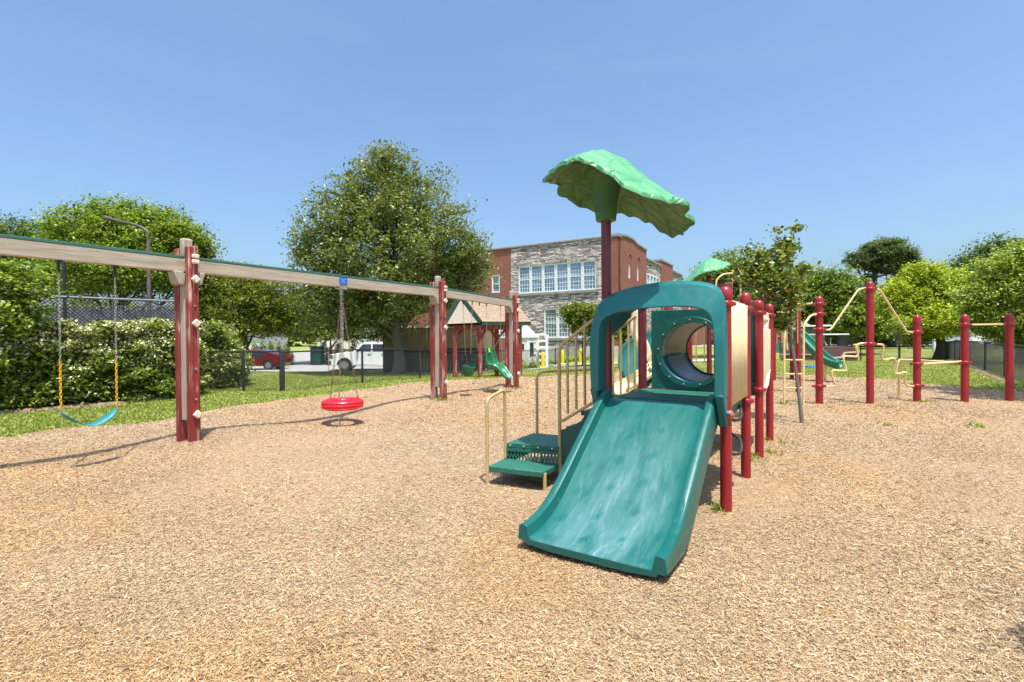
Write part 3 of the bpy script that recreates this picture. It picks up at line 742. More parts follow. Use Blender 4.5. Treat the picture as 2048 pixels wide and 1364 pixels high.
obj('sticker', MB().box(lab, (.012, .075, .11), rot=Matrix.Rotation(math.atan2(fw.y, fw.x), 3, 'Z') @ Matrix.Rotation(-.1, 3, 'Y')), M['labelyellow'], HS)
for t, s in ((6.98, -1), (7.62, 1)):
    j = sw(t, 0, 1.42) + fw * .0
    mb = chain(MB(), sw(t, 0, 2.16), j, .05)
    for (a, z) in ((-.24, .95), (.12, .62)): chain(mb, j, ph + fw * a + sd * (s * .2) + Vector((0, 0, z)), .05)
    obj('chain', mb, M['galv'], HS)

# ------------------------------------------------------------------ near play structure
U = Vector((.549, .8358, 0)).normalized(); V_ = Vector((U.y, -U.x, 0)); PO = Vector((1.689, 3.955, 0))
prz = math.atan2(V_.y, V_.x)
def L(v, u, z=0): return PO + V_ * v + U * u + Vector((0, 0, z))
PS = thing('play_structure', PO, 'teal and red play structure with wide slide, tunnel and green leaf roof', 'playground structure', rz=prz)
def ppost(v, u, top, mat='redpost', cap=True, name='post'):
    p = L(v, u); z0 = H(p.x, p.y) - .1
    r = .0445
    o = obj(name, MB().lathe((p.x, p.y, 0), [(r, z0), (r, top - .05)], 24), M[mat], PS)
    if cap: obj('post_cap', MB().lathe((p.x, p.y, top), [(r + .004, -.11), (r + .007, -.105), (r + .007, -.06), (.046, -.035), (.036, -.014), (.018, -.002), (.002, 0)], 24), M[mat], o, sharp=60)
    return o
def clamp(v, u, z, wide=.03):
    p = L(v, u, z); mb = MB().lathe(p, [(.046, -.026), (.060, -.02), (.064, 0), (.060, .02), (.046, .026)], 20)
    mb.box(p + V_ * .045 + U * .03, (.05, .05, .03), prz); mb.tube([p + V_ * .03 - U * .055, p + V_ * .03 + U * .06], .009, 6)
    return obj('clamp', mb, M['redpost'], PS, bevel=.003)
for (v, u, t) in ((0, 0, 1.80), (0, 1, 1.82), (0, 1.95, 1.80), (0, 2.93, 1.81), (-1, .97, 1.8), (-1, 1.95, 1.8), (-1, 2.93, 1.8)):
    ppost(v, u, t, 'redpost' if v == 0 or u > 1 else 'maroon')
ppost(-1.0, .0, 2.62, 'maroon', False, 'roof_post')
for (v, u, z) in ((0, 1, 1.66), (0, 1.95, 1.655), (0, 2.93, 1.66), (0, 0, 1.66), (0, 1, .78), (0, 1.95, .80)): clamp(v, u, z)
obj('orange_cap', MB().ball(L(.03, -.02, .79), .035, 12), M['orangecap'], PS)

# decks
def deck(u0, u1, z=.855, name='deck'):
    mb = MB().box(L(-.5, (u0 + u1) / 2, z - .02), (1.0 - .03, u1 - u0 - .02, .04), prz)
    for s in (-.035, -.965): mb.box(L(s, (u0 + u1) / 2, z - .075), (.022, u1 - u0 - .1, .11), prz)
    for s in (u0 + .035, u1 - .035): mb.box(L(-.5, s, z - .076), (.9, .022, .11), prz)
    o = obj(name, mb, M['deck'], PS, bevel=.006)
    g = MB()
    for i in range(1, 4): g.box(L(-.5, u0 + (u1 - u0) * i / 4, z + .0008), (.93, .005, .002), prz)
    obj('deck_seam', g, M['darkteal'], o); return o
deck(0, 1); deck(1.95, 2.93)

# slide
prof = [(.03, .858), (-.03, .856), (-.09, .838), (-.16, .795), (-.30, .702), (-.45, .598), (-.60, .493), (-.74, .393), (-.86, .308), (-.97, .235), (-1.07, .178), (-1.17, .138), (-1.27, .113), (-1.37, .100), (-1.43, .098), (-1.448, .092), (-1.456, .075)]
rl = [.02, .085, .10, .10, .10, .10, .10, .10, .10, .098, .094, .09, .085, .082, .08, .09, .1]
vl, vr = -1.0, -.075
rows = []; cum = [0]
for i in range(1, len(prof)): cum.append(cum[-1] + math.hypot(prof[i][0] - prof[i - 1][0], prof[i][1] - prof[i - 1][1]))
uvs = []
def sl_row(i, bed_only):
    u, z = prof[i]
    if bed_only:
        vs = [vl + .05 + (vr - vl - .10) * k / 12 for k in range(13)]
        sagv = lambda k: -.012 * (1 - ((k - 6) / 6) ** 6)
        uvs.extend([(k / 12, cum[i] / cum[-1]) for k in range(13)])
        return [L(v, u, z + .012 + sagv(k)) for k, v in enumerate(vs)]
mb = MB(); mb.strip([sl_row(i, True) for i in range(len(prof))]); ul = list(uvs); mb.uv['fn'] = lambda v, i: ul[i]
SLD = obj('slide', mb, M['slide'], PS, sharp=80)
mb = MB(); rows = []
for i, (u, z) in enumerate(prof):
    h_ = rl[i]; zt = max(z + h_, .17) if i > 9 else z + h_; zb = max(z - .15, .045 + .03 * max(0, i - 7) / 9); zt = min(zt, z + .105) if i < 14 else .178
    if i == len(prof) - 1: u -= .0
    ring = [(vl + .058, z + .012), (vl + .052, z + .03), (vl + .042, zt - .006), (vl + .03, zt), (vl - .008, zt), (vl - .022, zt - .014), (vl - .03, zb + .01), (vl - .02, zb), (vl + .02, zb), (vl + .03, z - .02), (vl + .2, z - .035),
            (vr - .2, z - .035), (vr - .03, z - .02), (vr - .02, zb), (vr + .02, zb), (vr + .03, zb + .01), (vr + .022, zt - .014), (vr + .008, zt), (vr - .03, zt), (vr - .042, zt - .006), (vr - .052, z + .03), (vr - .058, z + .012)]
    rows.append([L(v, u, q) for v, q in ring])
mb.strip(rows)
n = len(rows[0]); mb.f.append(tuple((len(rows) - 1) * n + k for k in range(n))); mb.f.append(tuple(range(n)))
obj('side_rail', mb, M['teal'], SLD, sharp=50, bevel=.006)
mb = MB().box(L(-.5, .045, .862), (.86, .012, .008), prz); obj('joint_strip', mb, M['galv'], SLD)

# arched hood over the slide entrance
def arch(inner, n=10):
    if not inner: P = [(-1.075, .93), (-1.085, 1.15), (-1.085, 1.44), (-1.07, 1.60), (-1.01, 1.71), (-.88, 1.775), (-.68, 1.82), (-.46, 1.84), (-.28, 1.835), (-.12, 1.81), (-.03, 1.76), (.018, 1.65), (.026, 1.45), (.026, 1.15), (.026, .93)]
    else: P = [(-1.0, .93), (-1.0, 1.15), (-.995, 1.38), (-.985, 1.49), (-.945, 1.56), (-.84, 1.605), (-.66, 1.63), (-.46, 1.64), (-.28, 1.638), (-.15, 1.615), (-.085, 1.57), (-.058, 1.49), (-.052, 1.35), (-.05, 1.15), (-.05, .93)]
    return P
def crm(P, k=3):
    o_ = []
    for i in range(len(P) - 1):
        p0, p1, p2_, p3_ = P[max(i - 1, 0)], P[i], P[i + 1], P[min(i + 2, len(P) - 1)]
        for j in range(k):
            t = j / k; o_.append(tuple(.5 * ((2 * b_) + (-a_ + c_) * t + (2 * a_ - 5 * b_ + 4 * c_ - d_) * t * t + (-a_ + 3 * b_ - 3 * c_ + d_) * t ** 3) for a_, b_, c_, d_ in zip(p0, p1, p2_, p3_)))
    return o_ + [P[-1]]
out = crm(arch(0)); inn = crm(arch(1))
def hpt(v, z, u, sc, dz=0): return L(-.53 + (v + .53) * sc, u, z + dz)
rows = []
# front lip, crown running back, then the inside returning to the lip
for kind, u, sc, dzt in (('i', .40, .90, .07), ('i', .05, .93, .05), ('i', -.10, .99, .02), ('i', -.20, 1.0, 0), ('o', -.185, .995, -.012), ('o', -.165, 1.0, .0), ('o', -.08, 1.0, .02), ('o', .05, .95, .03), ('o', .25, .92, .03), ('o', .42, .90, .0)):
    rr = []
    for (vo, zo), (vi, zi) in zip(out, inn):
        v, z = (vi, zi) if kind == 'i' else (vo, zo) if kind == 'o' else ((vi + vo) / 2, (zi + zo) / 2)
        up = ss(1.38, 1.62, zo); uu = -.045 + (u + .045) * float(up) if u > -.045 else u
        s_ = 1 + (sc - 1) * float(up); uu += (.055 * float(up) if kind == 'o' and u < -.1 else 0); rr.append(hpt(v, z, uu, s_, dzt * float(up)))
    rows.append(rr)
mb = MB(); mb.strip([[rows[j][i] for j in range(len(rows))] for i in range(len(rows[0]))], True)
mb.f.append(tuple(range(len(rows)))[::-1]); mb.f.append(tuple((len(rows[0]) - 1) * len(rows) + k for k in range(len(rows))))
HD = obj('hood', mb, M['hood'], PS, bevel=.014, seg=3, sharp=34)
for s, v0, v1 in ((-1, -1.08, -1.02), (1, -.045, .022)):
    mb = MB(); mb.prism([L(v0, -.205, .955), L(v0, -.05, .955), L(v0, .16, .84), L(v0, .14, .70), L(v0, -.06, .69), L(v0, -.12, .80)], V_ * (v1 - v0)); obj('hood_foot', mb, M['hood'], HD, bevel=.012)
obj('bolt', MB().tube([L(.026, -.08, .80), L(.05, -.08, .80)], .016, 8), M['sky_blued_teal'], HD)

# panel with the tunnel opening, tunnel and far panel
def holed(u, v0, v1, z0, z1, cv, cz, r, mat, th=.03, parent=PS):
    mb = MB(); n = 48; sq = []; ci = []
    for k in range(n):
        a = 2 * math.pi * (k + .5) / n; c, s = math.cos(a), math.sin(a)
        t = min(((v1 if c > 0 else v0) - cv) / c if abs(c) > 1e-6 else 9, ((z1 if s > 0 else z0) - cz) / s if abs(s) > 1e-6 else 9)
        sq.append((cv + c * t, cz + s * t)); ci.append((cv + c * r, cz + s * r))
    for q in ((v0, z0), (v1, z0), (v1, z1), (v0, z1)):
        k = min(range(n), key=lambda i: (sq[i][0] - q[0]) ** 2 + (sq[i][1] - q[1]) ** 2); sq[k] = q
    rows = [[L(v, u, z) for v, z in ci], [L(v, u, z) for v, z in sq], [L(v, u + th, z) for v, z in sq], [L(v, u + th, z) for v, z in ci], [L(v, u, z) for v, z in ci]]
    mb.strip(rows, True); return obj('tunnel_panel', mb, mat, parent, bevel=.006)
TZ = 1.245; TP = holed(.94, -.895, -.045, .865, 1.675, -.49, TZ, .30, M['teal'])
holed(1.97, -.94, -.05, .865, 1.69, -.5, TZ, .285, M['teal'])
mb = MB()
mb.strip([[L(-.49 + r * math.cos(a), u, TZ + r * math.sin(a)) for a in [2 * math.pi * k / 40 for k in range(40)]] for r, u in ((.302, .937), (.302, .922), (.352, .922), (.356, .928), (.356, .94))], True)
obj('ring', mb, M['teal'], TP, sharp=30)
mb = MB()
for k in range(13):
    a = 2 * math.pi * (k + .3) / 13; p = L(-.49 + .327 * math.cos(a), .921, TZ + .327 * math.sin(a)); mb.tube([p, p - U * .008], .009, 8)
for v, z in ((-.9, 1.65), (-.09, 1.65), (-.9, .9), (-.09, .9)): p = L(v, .94, z); mb.tube([p, p - U * .009], .011, 8)
obj('bolt', mb, M['bolt'], TP)
for nm, a0, a1, mt in (('tunnel_shell', -.15, math.pi + .15, 'tunnel_beige'), ('tunnel_floor', math.pi + .15, 2 * math.pi - .15, 'sky_blued_teal')):
    rows = [[L(-.49 + .312 * math.cos(a0 + (a1 - a0) * k / 20), u, TZ + .312 * math.sin(a0 + (a1 - a0) * k / 20)) for k in range(21)] for u in (.965, 1.2, 1.45, 1.7, 1.965)]
    obj(nm, MB().strip(rows), M[mt], PS, solid=.012)

# ribbed beige barrier between the first two right posts
mb = MB(); rows = []
n = 76
for z in (.84, 1.69):
    rows.append([L(-.020 + (.040 if (k % 9) < 4 else 0) + 0, .055 + .89 * k / n, z) for k in range(n + 1)])
mb.strip(rows); RB = obj('barrier_panel', mb, M['beige'], PS, solid=.014, sharp=25)
mb = MB().box(L(-.01, .5, 1.69), (.034, .88, .03), prz); mb.box(L(-.01, .5, .84), (.034, .88, .03), prz); obj('panel_edge', mb, M['beige'], RB, bevel=.008)
# routed cream panel further along
pl = [(2.0, .66), (2.0, 1.69), (2.88, 1.69), (2.88, .92), (2.80, .80), (2.62, .70), (2.40, .67)]
mb = MB().prism([L(-.03, u, z) for u, z in pl], V_ * .03); CP = obj('routed_panel', mb, M['cream'], PS, bevel=.008)
mb = MB()
for i in range(5): mb.beam(L(.006, 2.14 + i * .15, .9 + .02 * i), L(.006, 2.14 + i * .15, 1.48), .05, .022, up=U)
mb.tube([L(.006, 2.06, .80), L(.006, 2.3, .76), L(.006, 2.6, .80), L(.006, 2.80, .98)], .022, 8); mb.beam(L(.006, 2.06, 1.60), L(.006, 2.82, 1.60), .02, .035); mb.beam(L(.008, 2.2, 1.36), L(.008, 2.7, 1.57), .02, .03)
obj('panel_rib', mb, M['cream'], CP, bevel=.006)

# climbing loops hanging under the deck side
mb = MB()
for z, b in ((.66, .12), (.36, .12)):
    mb.tube(smooth_path([L(-.1, .40, z + .06), L(-.02, .5, z), L(.02, .62, z), L(0, .72, z + .10), L(-.1, .85, z + .12)], .06), .014, 8)
obj('step_loop', mb, M['blackrubber'], PS)

# leaf roof
def leaf_z(a, b):
    zr = np.interp(a, [-.52, -.36, -.15, .03, .2, .42, .6, .70], [2.905, 2.96, 3.045, 3.06, 2.95, 2.73, 2.58, 2.52])
    d = .16 * abs(b / .5) ** 1.6 + (.17 * (b / .5) if b > 0 else 0) * (1 if True else 0)
    return zr - d
def leaf_w(a):
    t = (a + .53) / (.70 + .53); t = min(1, max(0, t))
    return .60 * (math.sin(math.pi * min(1, t * .90 + .03)) ** .55) * (1 if t < .9 else .9)
def leaf_roof(parent, F0, vx, ux, k=1.0, z0=0, name='leaf_roof'):
    top = []; bot = []; na, nb = 64, 32
    for i in range(na + 1):
        a = -.53 + 1.22 * i / na; rt = []; rb = []
        w = leaf_w(a)
        for j in range(nb + 1):
            q = (j / nb) * 2 - 1
            sc_ = 1 + (.022 * math.sin(a * 42 + q * 2) + .014 * math.sin(a * 17 + 1) if abs(q) > .85 else 0)
            bb = q * w * sc_; aa = a + (.03 * math.sin(bb * 36) if (i < 2 or i > na - 2) else 0)
            z = leaf_z(a, bb) + .007 * math.sin(aa * 23 + bb * 9) * math.sin(bb * 21) + (-.008 * math.sin(a * 42) if abs(q) > .9 else 0)
            p = F0 + (vx * aa + ux * bb) * k; rt.append((p.x, p.y, z0 + (z - 2.4) * k + 2.4)); rb.append((p.x, p.y, z0 + (z - .035 - 2.4) * k + 2.4))
        top.append(rt); bot.append(rb)
    mb = MB(); mb.strip(top); nt_ = len(mb.f); mb.strip(bot)
    W_ = nb + 1; off = (na + 1) * W_
    ed = [i * W_ for i in range(na + 1)], [i * W_ + nb for i in range(na + 1)], list(range(W_)), [na * W_ + j for j in range(W_)]
    for e in ed:
        for p, q in zip(e[:-1], e[1:]): mb.f.append((p, q, q + off, p + off))
    mb.mi = [0] * nt_ + [1] * nt_ + [0] * 9999
    return obj(name, mb, [M['canopy'], M['canopy_under']], parent, sharp=60)
LR = leaf_roof(PS, L(-1, 0), V_, U)
p = L(-1, 0)
obj('leaf_hub', MB().lathe((p.x, p.y, 0), [(.055, 2.44), (.09, 2.445), (.098, 2.52), (.105, 2.60), (.12, 2.70), (.15, 2.80), (.19, 2.88)], 10), M['canopy_hub'], LR, bevel=.006)
# transfer steps, rails and ladder on the left side
g1, g2 = .205, .365
A1 = gz(977, 932, g1); B1 = gz(1085, 944, g1); C1 = gz(1113, 930, g1); D1 = gz(1011, 915, g1)
def slab(top, th):
    return MB().prism([Vector(p) - Vector((0, 0, th)) for p in top], (0, 0, th))
STP = obj('lower_step', slab([A1, B1, C1, D1], .055), M['deck'], PS, bevel=.008)
mb = MB(); e = (B1 - A1); n = 34
for i in range(n):
    q = A1.lerp(B1, (i + .5) / n) + Vector((0, 0, -.055)) + (D1 - A1) * .2; mb.box(q - Vector((0, 0, .025)), (.005, .02, .05), .2)
obj('step_grating', mb, M['darkteal'], STP)
A2 = gz(1013, 885, g2); B2 = gz(1117, 893, g2); D2 = gz(1065, 866, g2); C2 = B2 + (D2 - A2)
PLT = obj('transfer_platform', slab([A2, B2, C2, D2], .05), M['deck'], PS, bevel=.008)
dn = Vector((0, 0, 1)); e = (B2 - A2).normalized(); ln = (B2 - A2).length
mb = MB()
mb.beam(A2 - dn * .19, B2 - dn * .19, .012, .05); mb.beam(A2 - dn * .065, B2 - dn * .065, .012, .03)
mb.beam(A2 - dn * .12, D2 - dn * .12, .012, .17); mb.beam(D2 - dn * .12, C2 - dn * .12, .012, .17)
for i in range(31):
    t = (i + .5) / 31 * ln; lean = .014 if i % 2 else -.014
    if 19 <= i <= 20: continue
    mb.beam(A2 + e * (t - lean) - dn * .08, A2 + e * (t + lean) - dn * .17, .010, .007, up=e.cross(dn))
mb.beam(A2 + e * ln * .66 - dn * .12, A2 + e * ln * .70 - dn * .12, .012, .1)
obj('slotted_skirt', mb, M['deck'], PLT)
mb = MB()
for i in range(4): q = A2 + e * (ln * (.08 + .27 * i)) - dn * .022; mb.tube([q, q - (D2 - A2).normalized() * .012], .009, 8)
obj('bolt', mb, M['bolt'], PLT)
def gp(p): return Vector((p.x, p.y, H(p.x, p.y) - .05))
def rail(pts, r=.0155, name='handrail', mat='tan', parent=PS, rd=.07): return obj(name, MB().tube(smooth_path(pts, rd), r, 12), M[mat], parent)
a = A1 + (A1 - B1).normalized() * .012; b_ = A2 + (A2 - B2).normalized() * .015
rail([gp(a), a + dn * (.83 - g1), b_ + dn * (.895 - g2), b_ - dn * .15])
d2 = D2.lerp(C2, .10); far = L(-1.42, .92)
rail([d2 - dn * .1, Vector((d2.x, d2.y, 1.03)), Vector((far.x, far.y, 1.05)), ], rd=.09)
q = B1.lerp(C1, .15); rail([gp(q), q - dn * .02], .0165, 'step_leg')
# ladder sides: near (u = .02) and far (u = .92) made alike
nb_ = gz(1120, 968, 0); nv = L(-1.06, .0)
for uu, base in ((0, Vector((nb_.x, nb_.y, 0))), (1, None)):
    if base is None: base = Vector((nb_.x, nb_.y, 0)) + U * .92
    topv = L(-1.05, .02 + .9 * uu); d = topv - Vector((base.x, base.y, 0)); d.z = 0
    P0 = base; f = lambda t, z: Vector((P0.x, P0.y, 0)) + d * t + dn * z
    fr = obj('stair_rail', MB().tube(smooth_path([Vector((P0.x, P0.y, H(P0.x, P0.y) - .05)), f(0, 1.315), f(.92, 1.60), f(1.0, 1.62)], .07), .0165, 12), M['tan'], PS)
    obj('bottom_rail', MB().tube([f(.0, .60), f(.1, .615), f(1.0, .86)], .0145, 10), M['tan'], fr)
    mb = MB()
    for t in (.2, .4, .6, .8, .96): mb.tube([f(t, .64 + .22 * t), f(t, 1.335 + .28 * t)], .013, 10)
    obj('baluster', mb, M['tan'], fr)
    poly = [(0.02, .52), (.30, .56), (.50, .62), (.62, .70), (1.0, .80), (1.0, .62), (.80, .50), (.72, .38), (.60, .34), (.35, .30), (.22, .285), (.20, .22), (.1, .19), (.02, .19)]
    obj('stringer', MB().prism([f(t, z) for t, z in poly], U * .02), M['darkteal'], PS, bevel=.004)
for t, z in ((.35, .53), (.72, .69)):
    c = Vector((nb_.x, nb_.y, 0)) + (nv - Vector((nb_.x, nb_.y, 0))) * t
    obj('stair_tread', MB().box(c + U * .46 + dn * z, (.2, .86, .04), prz), M['deck'], PS, bevel=.006)
# barrier on the left of the deck seen through the hood
mb = MB()
# ------------------------------------------------------------------ far play structure
def F_(x, y, z=0): return Vector((x, y, z))
FS = thing('play_structure', (5.6, 12.6, 0), 'tall maroon and tan play structure behind the tunnel with second leaf roof', 'playground structure', rz=prz)
FO = Vector((4.93, 12.5, 0))
def G(v, u, z=0): return FO + V_ * v + U * u + dn * z
def fpost(v, u, top, mat='redpost', r=.06):
    p = G(v, u); z0 = H(p.x, p.y) - .1
    o = obj('post', MB().lathe((p.x, p.y, 0), [(r, z0), (r, top - .05)], 16), M[mat], FS)
    obj('post_cap', MB().lathe((p.x, p.y, top), [(r + .008, -.12), (r + .008, -.06), (.045, -.02), (.002, 0)], 16), M[mat], o, sharp=60)
for v, u, t in ((0, 0, 2.9), (1.2, 0, 2.35), (0, 1.2, 2.35), (1.2, 1.2, 2.40), (1.9, .55, 2.45), (-1.1, .2, 2.2)): fpost(v, u, t, 'maroon' if (v, u) == (0, 0) else 'redpost')
obj('deck', MB().box(G(.6, .6, 1.22), (1.16, 1.16, .12), prz), M['deck'], FS, bevel=.01)
obj('side_panel', MB().box(G(.6, .0, 1.75), (1.05, .035, .95), prz), M['maroon_panel'], FS, bevel=.02)
obj('side_panel', MB().box(G(.30, .03, 2.48), (.50, .035, .42), prz), M['maroon_panel'], FS, bevel=.02)
leaf_roof(FS, G(0, 0), -V_, -U, .92, .31, 'leaf_roof')
rail([at(1434, 720, 11.6), at(1432, 560, 11.6), at(1446, 548, 11.6), at(1470, 546, 11.7), at(1481, 556, 11.8), at(1481, 720, 11.8)], .02, 'arch_pole', 'bar', FS, .12)
# bridge bars seen between the posts
mb = MB()
for i in range(6): p = G(1.35 + i * .11, .45 - .02 * i); mb.tube([p + dn * 1.2, p + dn * 2.0], .014, 8)
mb.beam(G(1.3, .45, 2.0), G(2.0, .4, 2.0), .035, .035)
obj('railing', mb, M['tan'], FS)
mb = MB()
for i in range(5): p = G(-.15 - i * .2, .15); mb.tube([p + dn * .7, p + dn * 1.75], .015, 8)
mb.beam(G(-.1, .15, 1.75), G(-1.05, .2, 1.75), .035, .035); mb.beam(G(-.1, .15, .72), G(-1.05, .2, .72), .035, .035)
obj('railing', mb, M['bar'], FS)
# cream rippled climbing panel, teal chute and beige chute to the left
rows = []
for i in range(13):
    z = 2.05 - i * .095; p = at(1272 + 5 * math.sin(i * .8) + (i * 1.3), 690, 9.6); w_ = .16 - .004 * i
    rows.append([Vector((p.x + (k - 3) * w_ / 3, p.y + .03 * math.cos(k * 2), z)) for k in range(7)])
obj('climbing_panel', MB().strip(rows), M['cream'], FS, solid=.03, sub=1)
def chute(pts, w, h, mat, name, parent=FS, th=.02):
    rows = []
    for i, p in enumerate(pts):
        t = (pts[min(i + 1, len(pts) - 1)] - pts[max(i - 1, 0)]); s = Vector((t.y, -t.x, 0)).normalized()
        n_ = t.cross(s).normalized(); n_ = n_ if n_.z > 0 else -n_
        rows.append([p + s * (w * math.sin(a)) + n_ * (h * (1 - math.cos(a))) for a in [-1.75 + 3.5 * k / 12 for k in range(13)]])
    return obj(name, MB().strip(rows), mat, parent, solid=th, sharp=60)
def bez(P, n=14):
    P = [Vector(p) for p in P]; out = []
    for i in range(n + 1):
        t = i / n; q = P
        while len(q) > 1: q = [q[j].lerp(q[j + 1], t) for j in range(len(q) - 1)]
        out.append(q[0])
    return out
chute(bez([(4.0, 12.4, 1.25), (3.2, 12.0, 1.2), (2.6, 11.3, .95), (2.45, 10.4, .5), (2.5, 9.9, .35)]), .30, .26, M['teal'], 'teal_slide')
chute(bez([(3.6, 10.6, .95), (3.0, 10.2, .75), (2.5, 9.8, .45), (2.0, 9.4, .30)]), .20, .13, M['beige'], 'beige_slide')
mb = MB()
for a_, b2 in (((2.35, 9.9), (3.1, 10.2)), ((2.5, 9.8), (3.2, 10.1))): mb.tube([F_(*a_, .55), F_(*b2, 1.35)], .014, 8)
mb.tube([F_(2.4, 9.7, -.05), F_(2.4, 9.7, .32)], .03, 8); mb.tube([F_(3.3, 10.4, -.05), F_(3.3, 10.4, .8)], .03, 8)
obj('support_bar', mb, M['bar'], FS)

# tower with green slide further right
TW = thing('slide_tower', (8.2, 15.2, 0), 'maroon slide tower with a green chute running right behind the sapling', 'playground structure', rz=prz)
def tpost(x, y, top, par=TW):
    z0 = H(x, y) - .1; o = obj('post', MB().lathe((x, y, 0), [(.06, z0), (.06, top - .05)], 16), M['redpost'], par)
    obj('post_cap', MB().lathe((x, y, top), [(.068, -.12), (.068, -.06), (.045, -.02), (.002, 0)], 16), M['redpost'], o, sharp=60)
tq = [(7.85, 15.0), (8.62, 15.4), (8.30, 16.1), (7.53, 15.7)]
for i, (x, y) in enumerate(tq): tpost(x, y, 2.35 + .05 * (i % 2))
c = Vector((8.07, 15.55, 0)); tr = math.atan2(.4, .77)
obj('deck', MB().box(c + dn * 1.22, (.84, .78, .12), tr), M['maroon_panel'], TW, bevel=.01)
for (i, j) in ((0, 1), (0, 3)):
    a_, b2 = Vector((*tq[i], 0)), Vector((*tq[j], 0)); dd = (b2 - a_).normalized() * .08
    P = obj('side_panel', MB().beam(a_ + dd + dn * 1.72, b2 - dd + dn * 1.72, .04, .86), M['maroon_panel'], TW, bevel=.02)
mb = MB()
for k in range(4): p_ = Vector((*tq[0], 0)).lerp(Vector((*tq[1], 0)), .2 + k * .2) + Vector((.012, -.025, 1.35)); mb.tube([p_, p_ + Vector((0, -.03, 0))], .02, 8)
obj('bolt', mb, M['bolt'], TW)
chute(bez([(8.45, 15.3, 1.45), (8.75, 15.0, 1.3), (8.8, 14.6, .55), (9.1, 14.3, .40), (9.28, 14.1, .42)]), .24, .20, M['dkgreen_slide'], 'slide', TW)
mb = MB().tube([(9.0, 14.38, .66), (9.0, 14.38, -.1)], .035, 10); obj('slide_leg', mb, M['bar'], TW)
mb = MB().tube([at(1556, 612, 15), at(1568, 640, 14.8), at(1575, 700, 14.7)], .02, 8); mb.tube([at(1500, 607, 14), at(1552, 611, 15)], .02, 8)
obj('grab_bar', mb, M['bar'], TW)

# ------------------------------------------------------------------ bar climber on the right
CL = thing('bar_climber', (7.96, 9.8, 0), 'row of five red posts joined by bent cream bars and a ladder', 'climbing frame')
cp = [(1638.5, 9.8, 2.16), (1740, 9.8, 2.44), (1834, 10.15, 1.79), (1929.5, 10.05, 1.79), (2019, 10.0, 1.80)]
for px, Y_, t in cp:
    p = at(px, 700, Y_); z0 = H(p.x, p.y) - .1
    o = obj('post', MB().lathe((p.x, p.y, 0), [(.066, z0), (.066, t - .06)], 24), M['redpost'], CL)
    obj('post_cap', MB().lathe((p.x, p.y, t), [(.070, -.19), (.071, -.18), (.071, -.085), (.06, -.04), (.035, -.01), (.002, 0)], 24), M['redpost'], o, sharp=60)
def cclamp(px, py, Y_):
    p = at(px, py, Y_); obj('clamp', MB().lathe(p, [(.067, -.035), (.082, -.028), (.088, 0), (.082, .028), (.067, .035)], 20).box(p, (.26, .05, .045), 0), M['redpost'], CL, bevel=.006)
for px, py, Y_ in ((1638.5, 608, 9.8), (1638.5, 628, 9.8), (1638.5, 659, 9.8), (1638.5, 772, 9.8), (1740, 578, 9.8), (1740, 688, 9.8), (1834, 664, 10.15), (1834, 728, 10.15), (1834, 771, 10.15), (1929.5, 649, 10.05), (1929.5, 725, 10.05), (2019, 648, 10.0)): cclamp(px, py, Y_)
def cbar(pix, Y0, Y1, r=.019, rd=.06, name='bar'):
    n = len(pix); P = [at(x, y, Y0 + (Y1 - Y0) * i / (n - 1)) for i, (x, y) in enumerate(pix)]
    return obj(name, MB().tube(smooth_path(P, rd), r, 10), M['bar'], CL)
cbar([(1646, 659.5), (1661, 660), (1716, 580), (1724, 577), (1733, 577)], 9.8, 9.8)
cbar([(1748, 578), (1759, 579), (1813, 663), (1826, 665)], 9.8, 10.15)
za = [(1245, 540), (1190, 541), (1157, 560), (1182, 655), (1055, 648), (1052, 690), (1085, 775), (955, 770), (953, 815), (990, 905), (880, 908)]
cbar([(1440 + x / 4.2633, 560 + y / 4.2633) for x, y in za], 9.8, 9.8)
zb = [(530, 820), (603, 822), (583, 920), (605, 935), (672, 918), (690, 940), (662, 1008), (690, 1035), (768, 1018), (745, 1095), (775, 1120), (860, 1120)]
cbar([(1600 + x / 3.589, 460 + y / 3.589) for x, y in zb], 9.8, 10.15)
cbar([(1842, 728.5), (1922, 723.5)], 10.15, 10.05, .024); cbar([(1797.5, 803), (1797.5, 733), (1806, 722), (1828, 727)], 10.9, 10.2, .021, .15)
cbar([(1838, 720), (1860, 722), (1915, 724.5)], 10.9, 10.1, .021); cbar([(1828, 720), (1797, 719), (1793, 745)], 10.9, 10.9, .02)
cbar([(1936, 649.5), (2012, 648.5)], 10.05, 10.0, .018)
LD = obj('ladder', MB().tube(smooth_path([at(1607, 814, 9.6), at(1607.5, 650, 9.6), at(1621, 631, 9.7), at(1632, 628.5, 9.75)], .08), .021, 10).tube(smooth_path([at(1568.5, 814, 9.75), at(1568.5, 648, 9.75), at(1561, 632, 9.9), at(1548, 622, 10.1)], .08), .021, 10), M['bar'], CL)
mb = MB()
for y in (720, 748, 776): mb.tube([at(1568.5, y, 9.75), at(1607, y, 9.6)], .016, 8)
obj('rung', mb, M['bar'], LD)
cbar([(1632, 608), (1606, 607), (1580, 611), (1530, 607)], 9.8, 10.6, .02)
mb = MB(); mb.prism([at(1577, 611, 9.9), at(1606, 606, 9.85), at(1590, 616, 9.9)], (0, .02, 0)); obj('gusset', mb, M['bar'], CL)

